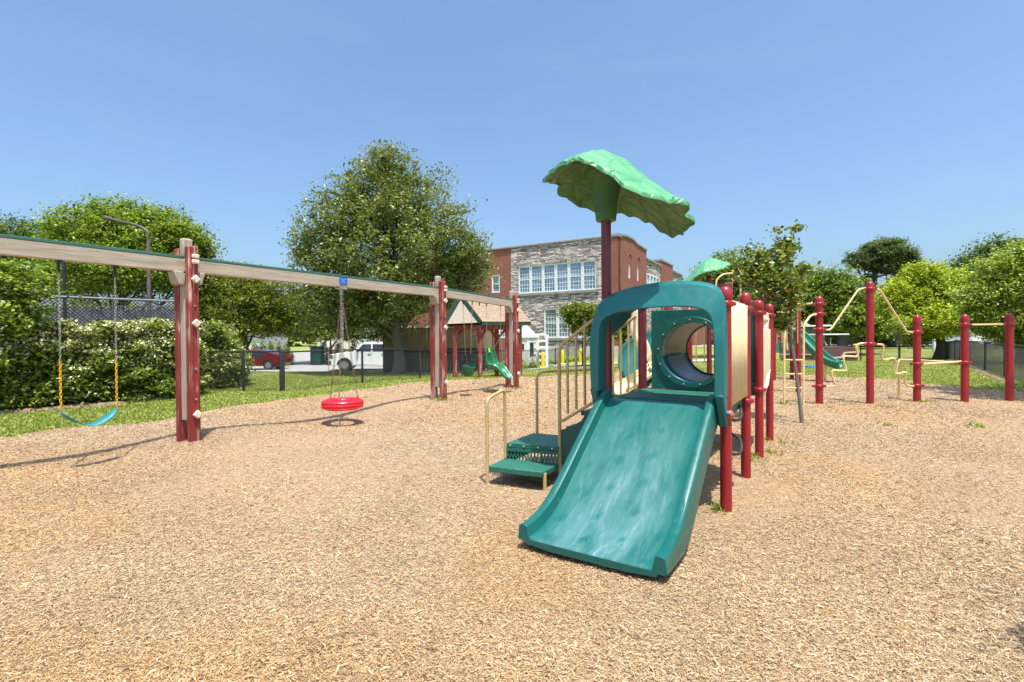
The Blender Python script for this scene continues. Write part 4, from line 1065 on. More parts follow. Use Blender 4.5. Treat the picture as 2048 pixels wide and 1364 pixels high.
# ------------------------------------------------------------------ school building
BC = Vector((8.1, 38.0, 0)); E1 = Vector((-.862, .507, 0)).normalized(); E2 = Vector((.507, .862, 0)).normalized()
BZ = H(8.1, 38) - .15
BD = thing('school_building', (BC.x, BC.y, BZ), 'two storey red brick and ledge stone school with large white windows', 'building', rz=math.atan2(E1.y, E1.x))
def face(px, py, f):                              # pixel -> (distance along the facade, z)
    d = ray(px, py); e = E1 if f == 1 else E2
    # EYE + t d = BC + s e  (in plan)
    det = d.x * (-e.y) + d.y * e.x
    rx, ry = BC.x - EYE.x, BC.y - EYE.y
    t = (rx * (-e.y) + ry * e.x) / det; s = (d.x * ry - d.y * rx) / det
    return s, EYE.z + d.z * t
def bp(f, s, z, out=0):
    e, n = (E1, -E2) if f == 1 else (E2, -E1)
    return BC + e * s + n * out + Vector((0, 0, z))
def fbox(mb, f, s0, s1, z0, z1, o0, o1):
    vs = [bp(f, s, z, o) for s in (s0, s1) for o in (o0, o1) for z in (z0, z1)]
    return mb.add(vs, [(0, 1, 3, 2), (4, 6, 7, 5), (0, 4, 5, 1), (2, 3, 7, 6), (0, 2, 6, 4), (1, 5, 7, 3)])
TOP = face(1234, 473, 1)[1]; s_st = face(1022, 550, 1)[0]
top_l = TOP - .05
def wallo(name, f, s0, s1, z0, z1, rects, mat, o=0, depth=.28):
    """wall skin with real openings and reveals"""
    S_ = sorted({s0, s1, *[q for r_ in rects for q in r_[:2] if s0 < q < s1]}); Z_ = sorted({z0, z1, *[q for r_ in rects for q in r_[2:] if z0 < q < z1]}); m = MB()
    for sa, sb in zip(S_[:-1], S_[1:]):
        for za, zb in zip(Z_[:-1], Z_[1:]):
            c_, d_ = (sa + sb) / 2, (za + zb) / 2
            if any(r_[0] < c_ < r_[1] and r_[2] < d_ < r_[3] for r_ in rects): continue
            m.add([bp(f, sa, za, o), bp(f, sb, za, o), bp(f, sb, zb, o), bp(f, sa, zb, o)], [(0, 1, 2, 3)])
    for ra, rb, rc, rd in rects:
        P_ = [(ra, rc), (rb, rc), (rb, rd), (ra, rd)]
        for i in range(4):
            (x0_, y0_), (x1_, y1_) = P_[i], P_[(i + 1) % 4]
            m.add([bp(f, x0_, y0_, o), bp(f, x1_, y1_, o), bp(f, x1_, y1_, o - depth), bp(f, x0_, y0_, o - depth)], [(0, 1, 2, 3)])
    for e_ in (s0, s1): m.add([bp(f, e_, z0, o), bp(f, e_, z1, o), bp(f, e_, z1, o - .6), bp(f, e_, z0, o - .6)], [(0, 1, 2, 3)])
    m.add([bp(f, s0, z1, o), bp(f, s1, z1, o), bp(f, s1, z1, o - .6), bp(f, s0, z1, o - .6)], [(0, 1, 2, 3)])
    return obj(name, m, M[mat], BD)
WIN = {}
sL, zT = face(1036, 533, 1); sR, _ = face(1192, 518, 1); zB = face(1120, 583, 1)[1]; n = 6; wd_ = (sL - sR) / n
s1_, z1_ = face(1087, 617, 1); zb_ = face(1100, 676, 1)[1]
sa_, za_ = face(999, 549, 1); sb_, zb2 = face(983, 586, 1)
s0_ = face(1018, 660, 1)[0]; s9_ = face(997, 660, 1)[0]; zt9 = face(1005, 648, 1)[1]; zb9 = face(1005, 676, 1)[1]
stone_r = [(sR, sL, zB, zT), (s1_ - wd_ * 4.2, s1_, zb_, z1_)]
if s0_ < s_st: s0_ = s_st + .05
brick_r = [(sa_, sb_, zb2, za_), (s0_, s9_, zb9, zt9)]
for k in range(5):
    s = s9_ + 2.3 + k * 3.6
    if s > face(758, 600, 1)[0] - 3: break
    brick_r.append((s, s + 2.27, zb9 - .2, zt9))
    if k > 0: brick_r.append((s, s + 1.0, zb2, za_))
wallo('stone_wall', 1, 1.05, s_st, BZ - 1, TOP, stone_r, 'stone')
s_end = face(758, 600, 1)[0]
wallo('brick_wall', 1, s_st, s_end, BZ - 1.5, TOP, brick_r, 'brick', -.03)
slit_r = []
for px, y0, y1 in ((1259, 527, 557), (1276, 532, 562)):
    s, z1w = face(px, y0, 2); z0w = face(px, y1, 2)[1]; slit_r.append((s - .28, s + .28, z0w, z1w))
sw0, zw1 = face(1294, 546, 2); sw1, _ = face(1319, 556, 2); zw0 = face(1306, 600, 2)[1]
a0 = face(1293, 550, 2)[0]; a1 = face(1322, 550, 2)[0]; a2 = face(1345, 550, 2)[0]
wallo('corner_pier', 1, 0, 1.05, BZ - 1, TOP, [], 'brick', .02)
wallo('corner_pier', 2, 0, a0, BZ - 1, TOP, slit_r, 'brick')
sw0 = max(sw0, a0 + .08); sw1 = min(sw1, a1 - .08)
wallo('stone_wall', 2, a0, a1, BZ - 1, TOP - .75, [(sw0, sw1, zw0, zw1)], 'stone', -.05)
obj('brick_wall', fbox(MB(), 2, a1, a2, BZ - 1, TOP - .2, -.6, .03), M['brick'], BD)
obj('stone_wall', fbox(MB(), 2, a2, a2 + 5, BZ - 1, TOP - .75, -.6, -.05), M['stone'], BD)
obj('brick_wall', fbox(MB(), 2, a2 + 5, a2 + 26, BZ - 1, TOP - 1.1, -.6, 0), M['brick'], BD)
obj('roof', MB().prism([bp(1, 0.3, TOP - 1, -.6), bp(1, s_end, TOP - 1, -.6), bp(1, s_end, TOP - 1, -16), bp(1, .6, TOP - 1, -40)], (0, 0, .1)), M['concrete'], BD)
mb = MB(); fbox(mb, 1, -.08, s_end + .1, TOP, TOP + .16, -.7, .09); obj('coping', mb, M['stonecap'], BD, bevel=.03)
# stepped parapet of the brick pier
pts = [(0, .0), (0, .62), (.30, .62), (.42, .70), (.55, .62), (.75, .18), (1.0, -.02)]
mb = MB(); Ls = a0
sp = [(0.0, .05), (Ls * .25, .28), (Ls * .5, .30), (Ls * .62, .10), (Ls, 0.0)]
mb.prism([bp(2, 0.0, TOP, -.5)] + [bp(2, s, TOP + z, -.5) for s, z in sp] + [bp(2, Ls, TOP, -.5)], -E1 * .5)
obj('parapet', mb, M['brick'], BD)
for (sa, za), (sb, zb) in zip(sp[:-1], sp[1:]): pass
mb = MB(); rows = []
for s, z in [(-.08, .05)] + sp[1:-1] + [(Ls + .05, 0)]: rows.append([bp(2, s, TOP + z + .02, .08), bp(2, s, TOP + z + .17, .08), bp(2, s, TOP + z + .17, -.6), bp(2, s, TOP + z + .02, -.6)])
mb.strip(rows, True); mb.f.append((0, 1, 2, 3)); mb.f.append(tuple(len(mb.v) - 4 + k for k in range(4))); obj('coping', mb, M['stonecap'], BD)
for sa, sb, dz in ((a0 + .06, a1 - .06, -.75), (a1 - .05, a2 + .05, -.2), (a2 + .06, a2 + 5, -.75), (a2 + 5.05, a2 + 26, -1.1)):
    obj('coping', fbox(MB(), 2, sa, sb, TOP + dz, TOP + dz + .16, -.7, .09), M['stonecap'], BD)
sc_, zc_ = face(1072, 493, 1)
obj('chimney', fbox(MB(), 1, sc_ - .7, sc_ + .6, TOP - .9, TOP + .62, -2.2, -3.2), M['brick'], BD)
def sash(f, s0, s1, z0, z1, cols=4, rows_=4, glass='winblue', out=-.06, mid=True, fr=.115):
    o = MB(); fbox(o, f, s0, s0 + fr, z0, z1, out - .14, out); fbox(o, f, s1 - fr, s1, z0, z1, out - .14, out); fbox(o, f, s0 + fr, s1 - fr, z1 - fr, z1, out - .14, out); fbox(o, f, s0 + fr, s1 - fr, z0, z0 + fr, out - .14, out)
    w = obj('window', o, M['white'], BD)
    zm = (z0 + z1) / 2; b = MB()
    if mid: fbox(b, f, s0 + fr, s1 - fr, zm - .035, zm + .035, out - .10, out - .02)
    for i in range(1, cols): s = s0 + fr + (s1 - s0 - 2 * fr) * i / cols; fbox(b, f, s - .016, s + .016, z0 + fr, z1 - fr - (z1 - z0) * (.17 if mid else 0), out - .085, out - .05)
    for i in range(1, rows_):
        z = z0 + fr + (z1 - z0 - 2 * fr) * i / rows_
        if abs(z - zm) > .1: fbox(b, f, s0 + fr, s1 - fr, z - .014, z + .014, out - .083, out - .048)
    if b.v: obj('glazing_bars', b, M['white'], w)
    obj('pane', fbox(MB(), f, s0 + fr * .5, s1 - fr * .5, z0 + fr * .5, z1 - fr * .5, out - .12, out - .095), M[glass], w)
    return w
n = 6
for i in range(n): sash(1, sR + (sL - sR) * i / n + .01, sR + (sL - sR) * (i + 1) / n - .01, zB, zT, 4, 7)
obj('sill', fbox(MB(), 1, sR - .2, sL + .2, zB - .2, zB - .005, -.3, .12), M['stonecap'], BD)
obj('lintel', fbox(MB(), 1, sR - .15, sL + .15, zT + .005, zT + .30, -.3, .025), M['stonecap'] if False else M['stone'], BD)
for i in range(4): sash(1, s1_ - wd_ * (i + 1) * 1.05, s1_ - wd_ * i * 1.05 - .02, zb_, z1_, 4, 7, 'wingrey')
obj('sill', fbox(MB(), 1, s1_ - wd_ * 4.3, s1_ + .3, zb_ - .2, zb_ - .005, -.3, .12), M['stonecap'], BD)
obj('plinth', fbox(MB(), 1, .0, s_st + .02, BZ - 1, BZ + .95, -.02, .06), M['concrete'], BD)
sash(1, sa_, sb_, zb2, za_, 1, 1, 'wingrey')
sash(1, s0_, s9_, zb9, zt9, 4, 4, 'wingrey')
for k in range(5):                                       # lower windows behind the big tree
    s = s9_ + 2.3 + k * 3.6
    if s > s_end - 3: break
    for j in range(2): sash(1, s + j * 1.15, s + j * 1.15 + 1.12, zb9 - .2, zt9, 4, 4, 'wingrey')
    if k > 0: sash(1, s, s + 1.0, zb2, za_, 1, 1, 'wingrey')
for px, y0, y1 in ((1259, 527, 557), (1276, 532, 562)):
    s, z1w = face(px, y0, 2); z0w = face(px, y1, 2)[1]
    sash(2, s - .28, s + .28, z0w, z1w, 1, 1, 'winblue', mid=False, fr=.16)
    o = MB(); o.tube([bp(2, s + .42 * math.cos(q), z1w + .35 + .42 * math.sin(q), .0) for q in [math.pi * k / 8 for k in range(9)]], .06, 6); obj('brick_arch', o, M['stonecap'] if False else M['maroon_panel'], BD)
for i in range(4): sash(2, sw0 + (sw1 - sw0) * i / 4 + .02, sw0 + (sw1 - sw0) * (i + 1) / 4, zw0, zw1, 2, 3, out=-.02)
s, z = face(1334, 553, 2); sash(2, s - .5, s + .5, z - 1.6, z, 1, 1)

# white play house and storage by the school, planting and bollards
ph0 = at(1058, 700, 30); PHz = H(ph0.x, ph0.y)
PHO = thing('playhouse', (ph0.x, ph0.y, PHz), 'small white playhouse with steep roof in front of the school window', 'playhouse')
hx, hy = ph0.x - .2, ph0.y
obj('wall', MB().box((hx, hy, PHz + .95), (1.3, 1.0, 1.9)), M['white'], PHO, bevel=.02)
obj('roof', MB().prism([(hx - .75, hy - .6, PHz + 1.9), (hx + .75, hy - .6, PHz + 1.9), (hx + .12, hy - .2, PHz + 2.6), (hx - .12, hy - .2, PHz + 2.6)], (0, 1.1, 0)), M['white'], PHO, bevel=.03)
obj('door', MB().box((hx + .35, hy - .51, PHz + 1.2), (.22, .04, .75)), M['glass'], PHO)
obj('window', MB().box((hx - .25, hy - .51, PHz + 1.35), (.3, .04, .35)), M['glass'], PHO)
p = at(1075, 700, 29.5); z = H(p.x, p.y)
LS = thing('lattice_screen', (p.x, p.y, z), 'white cut out screen panel beside the playhouse', 'screen')
mb = MB(); w_, h_ = 1.1, 2.0
for s in (-1, 0, 1): mb.box((p.x + s * w_ / 2, p.y, z + h_ / 2), (.16, .06, h_))
for k in range(6): mb.box((p.x, p.y, z + .1 + k * .38), (w_ - .16, .05, .13))
obj('panel', mb, M['white'], LS, bevel=.01)
def bollard(px, py, i):
    p = onG(px, py)
    lab = ['yellow bollard nearest the swing posts beside the concrete path', 'yellow bollard seen through the ladder rail, middle of three', 'yellow bollard closest to the teal hood, last of three'][i]
    b = thing('bollard', p, lab, 'bollard', 'yellow bollards by the path')
    obj('pipe', MB().lathe(p, [(.115, -.1), (.115, .82), (.10, .86), (.06, .885), (.002, .89)], 20), M['bollard'], b)
    obj('footing', MB().lathe(p, [(.2, -.1), (.2, .02), (.13, .04)], 16), M['concrete'], b)
for i, (x, y) in enumerate(((1086, 735), (1125, 728), (1161, 727))): bollard(x, y, i)
b = onG(1712, 716); 
bb = thing('bollard', b, 'yellow capped bollard at the end of the brown boards', 'bollard')
obj('pipe', MB().lathe(b, [(.15, -.1), (.15, .45)], 16), M['concrete'], bb); obj('cap', MB().lathe(b, [(.2, .45), (.2, .95), (.15, 1.0)], 16), M['bollard'], bb)

# ------------------------------------------------------------------ little gable shelter
SHc = at(972, 700, 22.6); sz = H(SHc.x, SHc.y)
SHr = math.atan2(.45, 1); ex = Vector((math.cos(SHr * .55), math.sin(SHr * .55), 0)); ey = Vector((-ex.y, ex.x, 0))
gl = at(890, 648, 18.7); gr = at(963, 645, 18.4); ga = at(923, 592, 19.0); er = at(1061, 645, 20.6)
ra = ga + (er - gr)
SH = thing('shelter', (SHc.x, SHc.y, sz), 'small gable roofed play shelter on red posts behind the high back swing', 'shelter')
q = Vector((0, 0, .0)); bl = gl + (er - gr)
def uvroof(a, b):
    pass
mb = MB(); F0 = [gr, er, ra, ga]; nrm = (er - gr).cross(ga - gr).normalized(); nrm = nrm if nrm.z > 0 else -nrm
mb.prism([p_ + nrm * .0 for p_ in F0], nrm * .05); l_ = (er - gr).normalized(); m_ = nrm.cross(l_)
mb.uv['fn'] = lambda v, i: ((Vector(v) - gr).dot(l_), (Vector(v) - gr).dot(m_))
RF = obj('roof', mb, M['shingle'], SH)
mb = MB(); F1 = [gl, bl, ra, ga]; n1 = (bl - gl).cross(ga - gl).normalized(); n1 = n1 if n1.z > 0 else -n1
mb.prism(F1, n1 * .05); mb.uv['fn'] = lambda v, i: ((Vector(v) - gl).dot(l_), Vector(v).z); obj('roof', mb, M['shingle'], SH)
obj('gable', MB().prism([gl, gr, ga], l_ * .05), M['greywood'], SH)
obj('gable', MB().prism([bl, er, ra], l_ * -.05), M['greywood'], SH)
mb = MB()
for a_, b2 in ((gl, ga), (ga, gr)): mb.beam(a_ - l_ * .04, b2 - l_ * .04 , .06, .17)
mb.beam(gr + nrm * .0 - dn * .03, er - dn * .03, .05, .15); mb.beam(gl - dn * .03, bl - dn * .03, .05, .15); obj('trim', mb, M['trimgreen'], SH, bevel=.008)
mb = MB()
ins = [gl.lerp(gr, .13) + l_ * .25, gl.lerp(gr, .82) + l_ * .25, gl.lerp(gr, .82) + (er - gr) - l_ * .3, gl.lerp(gr, .13) + (er - gr) - l_ * .3]
for p_ in ins:
    z_ = H(p_.x, p_.y) - .1; zt = gl.z - .05
    obj('post', MB().box((p_.x, p_.y, (z_ + zt) / 2), (.15, .15, zt - z_), .3), M['redwood'], SH, bevel=.015)
mb = MB()
for a_, b2 in ((0, 1), (1, 2), (2, 3), (3, 0)):
    A_, B_ = Vector(ins[a_]), Vector(ins[b2]); A_.z = B_.z = gl.z - .12; mb.beam(A_, B_, .09, .16)
    for e_, o_ in ((A_, B_), (B_, A_)):
        d_ = (o_ - e_).normalized(); mb.beam(e_ + dn * -.45 + d_ * .03, e_ + d_ * .42 - dn * .02, .07, .08)
obj('header_beam', mb, M['redwood'], SH, bevel=.01)
# dark bench and steps under the shelter
p = onG(948, 742); PT = thing('picnic_bench', p, 'dark slatted bench steps standing under the gable shelter', 'bench')
for k in range(5): obj('slat', MB().box((p.x + .1, p.y + .25 * k + .1, p.z + .35 + .2 * k), (1.3, .22, .06)), M['darkteal'], PT, bevel=.01)
for s in (-.5, .5): obj('leg', MB().beam((p.x + .1 + s, p.y, p.z), (p.x + .1 + s, p.y + 1.2, p.z + 1.1), .08, .12), M['darkteal'], PT)

# ------------------------------------------------------------------ enclosure of dark boards
def board_fence(name, a, b, z0, zs, h, label, mats, cat='fence', w=.14, step=0):
    r = thing(name, (a.x, a.y, z0), label, cat)
    d = (b - a); n_ = int(d.length / (w + .008)); dnm = d.normalized(); rz_ = math.atan2(d.y, d.x)
    for j, (lo, hi, mt, nm) in enumerate(mats):
        mb = MB()
        for i in range(n_):
            c = a + dnm * ((i + .5) * (w + .008)); mb.box((c.x, c.y, z0 + (lo + hi) / 2 + random.uniform(-.006, .006)), (w, .022, hi - lo), rz_)
        obj(nm, mb, M[mt], r)
    for i in range(int(d.length / 2.4) + 2):
        c = a + dnm * min(i * 2.4, d.length); c = c + Vector((-dnm.y, dnm.x, 0)) * .06
        obj('post', MB().box((c.x, c.y, z0 + h / 2), (.1, .09, h + .05), rz_), M['black'], r)
    m_ = MB(); m_.beam(Vector((a.x, a.y, z0 + h + .03)), Vector((b.x, b.y, z0 + h + .03)), .09, .05); obj('top_rail', m_, M['black'], r); return r
ea = at(768, 700, 24.2); eb = at(985, 700, 26.0); e0 = H(ea.x, ea.y) - .15
board_fence('board_fence', ea, eb, e0, 0, 2.25, 'dark boarded bin enclosure standing behind the big tree trunk', [(0, 1.28, 'darkboard', 'lower_boards'), (1.28, 2.25, 'fenceboard', 'upper_boards')])
ec = ea + Vector((.9, 4.0, 0)); board_fence('board_fence', ea + Vector((.05, .1, 0)), ec, e0, 0, 2.25, 'side return of the dark bin enclosure running back from its tree corner', [(0, 1.28, 'darkboard', 'lower_boards'), (1.28, 2.25, 'fenceboard', 'upper_boards')])

# ------------------------------------------------------------------ chain link fences
def chainlink(label, pts, h, pitch, wr, posts, postr=.035, wmat='wire', pmat='black', name='chain_link_fence', spike=0, railr=.022, clip=0, raildz=0, thick=(), group=None):
    """pts: plan polyline; posts: distances or count"""
    P = [Vector((p[0], p[1], 0)) for p in pts]
    root = thing(name, (P[0].x, P[0].y, H(P[0].x, P[0].y)), label, 'fence', group)
    V = []; F = []
    def wirep(a, b, r):
        a = Vector(a); b = Vector(b); t = (b - a).normalized(); x = t.cross(Vector((t.y, -t.x, .01))).normalized() * r; y = t.cross(x.normalized()) * r
        o = len(V); V.extend([tuple(a + x), tuple(a + y * .87 - x * .5), tuple(a - y * .87 - x * .5), tuple(b + x), tuple(b + y * .87 - x * .5), tuple(b - y * .87 - x * .5)])
        F.extend([(o, o + 1, o + 4, o + 3), (o + 1, o + 2, o + 5, o + 4), (o + 2, o, o + 3, o + 5)])
    top = MB()
    for A, B in zip(P[:-1], P[1:]):
        d = B - A; Ln = d.length; dv = d.normalized(); n_ = int(Ln / pitch); hh = h - .02 + spike
        def pt(s, z): q = A + dv * s; return Vector((q.x, q.y, H(q.x, q.y) + z))
        for i in range(-int(h / pitch) - 1, n_ + 1):
            for sg in (1, -1):
                s0 = i * pitch; s1 = s0 + (hh - clip); za, zb = clip, hh
                if sg < 0: s0, s1 = s1, s0
                lo, hi = (s0, za), (s1, zb)
                if min(s0, s1) < 0 or max(s0, s1) > Ln:
                    # clip to the run
                    def cl(p, q):
                        t = [0., 1.]
                        ds = q[0] - p[0]
                        for lim, s_ in ((0, 1), (Ln, -1)):
                            tt = (lim - p[0]) / ds
                            if s_ * ds > 0: t[0] = max(t[0], tt)
                            else: t[1] = min(t[1], tt)
                        return t
                    t = cl(lo, hi)
                    if t[1] - t[0] < .03: continue
                    lo, hi = (lo[0] + (hi[0] - lo[0]) * t[0], lo[1] + (hi[1] - lo[1]) * t[0]), (lo[0] + (hi[0] - lo[0]) * t[1], lo[1] + (hi[1] - lo[1]) * t[1])
                wirep(pt(*lo), pt(*hi), wr)
        m_ = max(2, int(Ln / 1.5)); top.tube([pt(Ln * k / m_, h + raildz) for k in range(m_ + 1)], railr, 8)
        k_ = max(1, round(Ln / posts)) if isinstance(posts, (int, float)) else None
        ss_ = [Ln * j / k_ for j in range(k_ + 1)] if k_ else posts
        for s in ss_:
            if A is not P[0] and s == 0: continue
            r = postr * (1.35 if s in thick else 1); b_ = pt(s, 0)
            o = obj('post', MB().lathe(b_, [(r, -.2), (r, h + .02), (r * .7, h + .05), (.002, h + .055)], 10), M[pmat], root)
    obj('top_rail', top, M[pmat], root)
    fast('mesh_panel', V, np.array(F), M[wmat], root)
    return root
lf0 = onG(563, 783); lf1 = onG(725, 766); lf2 = onG(1081, 734)
lfa = Vector((-8.5, 13.45, 0))
chainlink('black chain link fence between the red posts and the parked white truck', [(lfa.x, lfa.y), (lf0.x, lf0.y)], 1.06, .075, .0034, [0, 1.35, (Vector((lf0.x, lf0.y, 0)) - lfa).length], thick=((Vector((lf0.x, lf0.y, 0)) - lfa).length,))
dl = (Vector((lf2.x, lf2.y, 0)) - Vector((lf1.x, lf1.y, 0))).normalized()
l3 = Vector((lf2.x, lf2.y, 0)) + dl * 8
chainlink('long black chain link fence running past the big tree to the yellow bollards', [(lf0.x + .05, lf0.y + .02), (lf1.x, lf1.y), (lf2.x, lf2.y), (l3.x, l3.y)], 1.04, .075, .0034, 2.9)
# tall fence behind the hedge
t0 = at(395, 700, 13.5); t1 = at(0, 700, 10.6); tdir = (t1 - t0); tdir.z = 0; t2 = t1 + tdir.normalized() * 7
chainlink('tall grey chain link court fence rising behind the flowering hedge', [(t0.x, t0.y), (t1.x, t1.y), (t2.x, t2.y)], 2.42, .085, .0085, 2.55, .034, 'wire', 'galvwire', spike=.07, raildz=-.02, railr=.026)
u0 = at(395, 700, 24); u1 = at(-60, 700, 22)
M['screen'] = paint('court_windscreen', (.16, .165, .20), .8, .2, 4)
CF = chainlink('far grey court fence with dark windscreen beyond the hedge', [(u0.x, u0.y), (u1.x, u1.y)], 3.25, .13, .010, 3, .04, 'galvwire', 'galvwire')
rows = [[(u0.x + (u1.x - u0.x) * k / 20, u0.y + (u1.y - u0.y) * k / 20 + .03, H(u0.x + (u1.x - u0.x) * k / 20, u0.y) + z) for k in range(21)] for z in (.1, 1.7, 3.1)]
obj('windscreen', MB().strip(rows), M['screen'], CF, solid=.004)
# right fence
rp = [(at(1876, 700, 30)), onG(1970, 741)]
fr0 = onG(1876, 712); fr1 = onG(1971, 741); rd_ = Vector((fr1.x - fr0.x, fr1.y - fr0.y, 0)); fr2 = Vector((fr1.x, fr1.y, 0)) + rd_.normalized() * 7
chainlink('black chain link fence running to the right behind the last red posts', [(fr0.x, fr0.y), (fr1.x, fr1.y), (fr2.x, fr2.y)], 1.05, .06, .003, rd_.length / 4.2, .04)
ff = at(1560, 700, 31.5)
chainlink('far black chain link fence across the field behind the climber', [(ff.x, ff.y), (fr0.x, fr0.y)], 1.05, .09, .004, 3.1, .035)

# ------------------------------------------------------------------ foliage
PAL = {
 'oak': [((.12, .15, .032), .32), ((.185, .22, .05), .32), ((.27, .30, .085), .2), ((.33, .37, .16), .10)],  # palest tone paints in the glints on glossy leaves
 'bright': [((.12, .18, .02), .28), ((.21, .285, .035), .35), ((.33, .405, .065), .25), ((.05, .085, .012), .12)],
 'yellow': [((.25, .32, .022), .30), ((.42, .48, .038), .38), ((.55, .58, .09), .20), ((.11, .155, .018), .12)],
 'olive': [((.13, .16, .02), .35), ((.21, .24, .035), .35), ((.31, .32, .07), .22), ((.08, .11, .02), .08)],
 'dark': [((.06, .10, .02), .38), ((.10, .155, .03), .35), ((.17, .23, .05), .27)],
 'pine': [((.075, .11, .04), .4), ((.12, .165, .06), .35), ((.18, .22, .085), .25)],
 'mid': [((.09, .14, .022), .33), ((.165, .235, .035), .35), ((.26, .33, .06), .24), ((.27, .33, .12), .05)],
 'pale': [((.18, .25, .03), .33), ((.29, .37, .045), .35), ((.43, .50, .11), .20), ((.50, .54, .22), .07)],
 'hedge': [((.07, .105, .015), .28), ((.16, .215, .03), .30), ((.28, .335, .055), .27), ((.42, .41, .13), .15)],
 'flower': [((.84, .78, .56), .6), ((.70, .64, .36), .4)],
 'maple': [((.09, .14, .02), .28), ((.18, .25, .03), .38), ((.32, .37, .06), .22), ((.38, .17, .06), .04), ((.5, .47, .2), .08)],
}
def leaf_cards(P, size, pal, seed=0, droop=.2, aspect=1.7, dirs=None, flat=.5):
    r = np.random.default_rng(seed); n = len(P)
    d = r.normal(0, 1, (n, 3)); d[:, 2] = d[:, 2] * .6 - droop
    if dirs is not None: d += dirs * .8
    d /= np.linalg.norm(d, axis=1)[:, None]
    up = r.normal(0, flat, (n, 3)) + np.array([0, 0, 1.0]); s = np.cross(d, up); s /= np.linalg.norm(s, axis=1)[:, None] + 1e-9
    nn = np.cross(s, d)
    L = size * (.6 + .8 * r.random(n))[:, None]; w = L / aspect / 2
    mid = P + nn * L * .06
    V = np.stack([P - d * L * .5, mid - s * w - d * L * .05, P + d * L * .5, mid + s * w - d * L * .05], 1).reshape(-1, 3)
    F = np.arange(n * 4).reshape(n, 4)
    cols = np.array([c for c, _ in PAL[pal]]); pr = np.array([p for _, p in PAL[pal]]); k = r.choice(len(cols), n, p=pr / pr.sum())
    return V, F, cols[k] * (.8 + .4 * r.random(n))[:, None]
def clumps(blobs, n, cr, seed, surf=.62, per=45, squash=.7):
    """leaf positions: twig clumps on and inside a set of ellipsoids (cx,cy,cz,rx,ry,rz), ragged at the edge"""
    r = np.random.default_rng(seed); vol = np.array([b[3] * b[4] * b[5] for b in blobs]) ** .67; out = []; nc = max(1, n // per)
    for b, m in zip(blobs, r.multinomial(nc, vol / vol.sum())):
        if m == 0: continue
        d = r.normal(0, 1, (m, 3)); d /= np.linalg.norm(d, axis=1)[:, None]
        lump = .10 * np.sin(d[:, 0] * 5.1 + seed) * np.sin(d[:, 2] * 6.3 + b[0]) + .07 * np.sin(d[:, 1] * 9 + b[2]) * np.sin(d[:, 0] * 8 + 2)
        rad = np.where(r.random(m) < surf, .80 + lump + .26 * r.random(m) ** 2, r.random(m) ** .5 * .8)[:, None]
        c = np.array(b[:3]) + d * rad * np.array(b[3:6])
        sz_ = cr * (.35 + 1.0 * r.random(m)); ax = d * .7 + r.normal(0, .5, (m, 3)); ax[:, 2] = ax[:, 2] * .6 + .15; ax /= np.linalg.norm(ax, axis=1)[:, None]
        q = r.normal(0, 1, (m, per, 3)) * sz_[:, None, None] * np.array([1, 1, squash]) * .42
        q = q + ax[:, None, :] * (r.random((m, per, 1)) ** 1.2 * 1.5 - .5) * sz_[:, None, None]
        out.append((c[:, None, :] + q).reshape(-1, 3))
    return np.concatenate(out)
def branches(mb, base, top, r0, tips, seed, n2=3, tmin=.35):
    """trunk up to `top`, limbs out to the tips"""
    r = random.Random(seed); base = Vector(base); top = Vector(top); n_ = 6; tr = []
    for i in range(n_ + 1):
        t = i / n_; p = base.lerp(top, t) + Vector((r.uniform(-1, 1), r.uniform(-1, 1), 0)) * r0 * .35 * (0 < i < n_ + 1); tr.append(p)
    mb.tube(tr, [r0 * (1.35 if i == 0 else 1) * (1 - .5 * i / n_) for i in range(n_ + 1)], 10)
    for tip in tips:
        tip = Vector(tip); t = r.uniform(tmin, .95); s = base.lerp(top, t); m_ = s.lerp(tip, .5) + Vector((r.uniform(-.1, .1), r.uniform(-.1, .1), -.12)) * (tip - s).length
        P = bez([s, m_, tip], 6); rr = r0 * (1 - .5 * t) * .55
        mb.tube(P, [max(.01, rr * (1 - .85 * k / 6)) for k in range(7)], 6)
        for q in range(n2):
            k = r.randint(2, 5); e = P[k] + Vector((r.gauss(0, 1), r.gauss(0, 1), r.gauss(.3, .7))).normalized() * (tip - s).length * .35
            mb.tube([P[k], (P[k] + e) / 2 + Vector((0, 0, -.03)), e], [max(.008, rr * .4), max(.006, rr * .25), .004], 5)
    return mb
def tree(label, base, th, blobs, n, leaf, pal, seed, cr=.35, r0=.15, group=None, bark='bark', name='tree', mat='leaf', per=45, surf=.62, cat='tree', limbs=14, lean=(0, 0), aspect=1.7, flat=.5, squash=.7, tone=1.0, top=None, tmin=.35):
    z = H(base[0], base[1]); root = thing(name, (base[0], base[1], z), label, cat, group)
    B = [(base[0] + b[0], base[1] + b[1], z + b[2], b[3], b[4], b[5]) for b in blobs]
    r = random.Random(seed); tips = []
    for i in range(limbs):
        b = r.choice(B); d = Vector((r.gauss(0, 1), r.gauss(0, 1), r.gauss(.2, .8))).normalized(); tips.append((b[0] + d.x * b[3] * .72, b[1] + d.y * b[4] * .72, b[2] + d.z * b[5] * .72))
    tp_ = top or (base[0] + lean[0], base[1] + lean[1], z + th)
    obj('trunk', branches(MB(), (base[0], base[1], z - .1), tp_, r0, tips, seed, tmin=tmin), M[bark], root, sharp=80)
    P = clumps(B, n, cr, seed, surf, per, squash)
    V, F, t = leaf_cards(P, leaf, pal, seed, aspect=aspect, flat=flat)
    # whole branches differ a little in tone, as leaves of different age do
    g = np.random.default_rng(seed + 5).normal(1, .10, (len(P) // per + 1)); t = t * np.repeat(g, per)[:len(P), None] * tone
    fast('crown', V, F, M[mat], root, t); return root
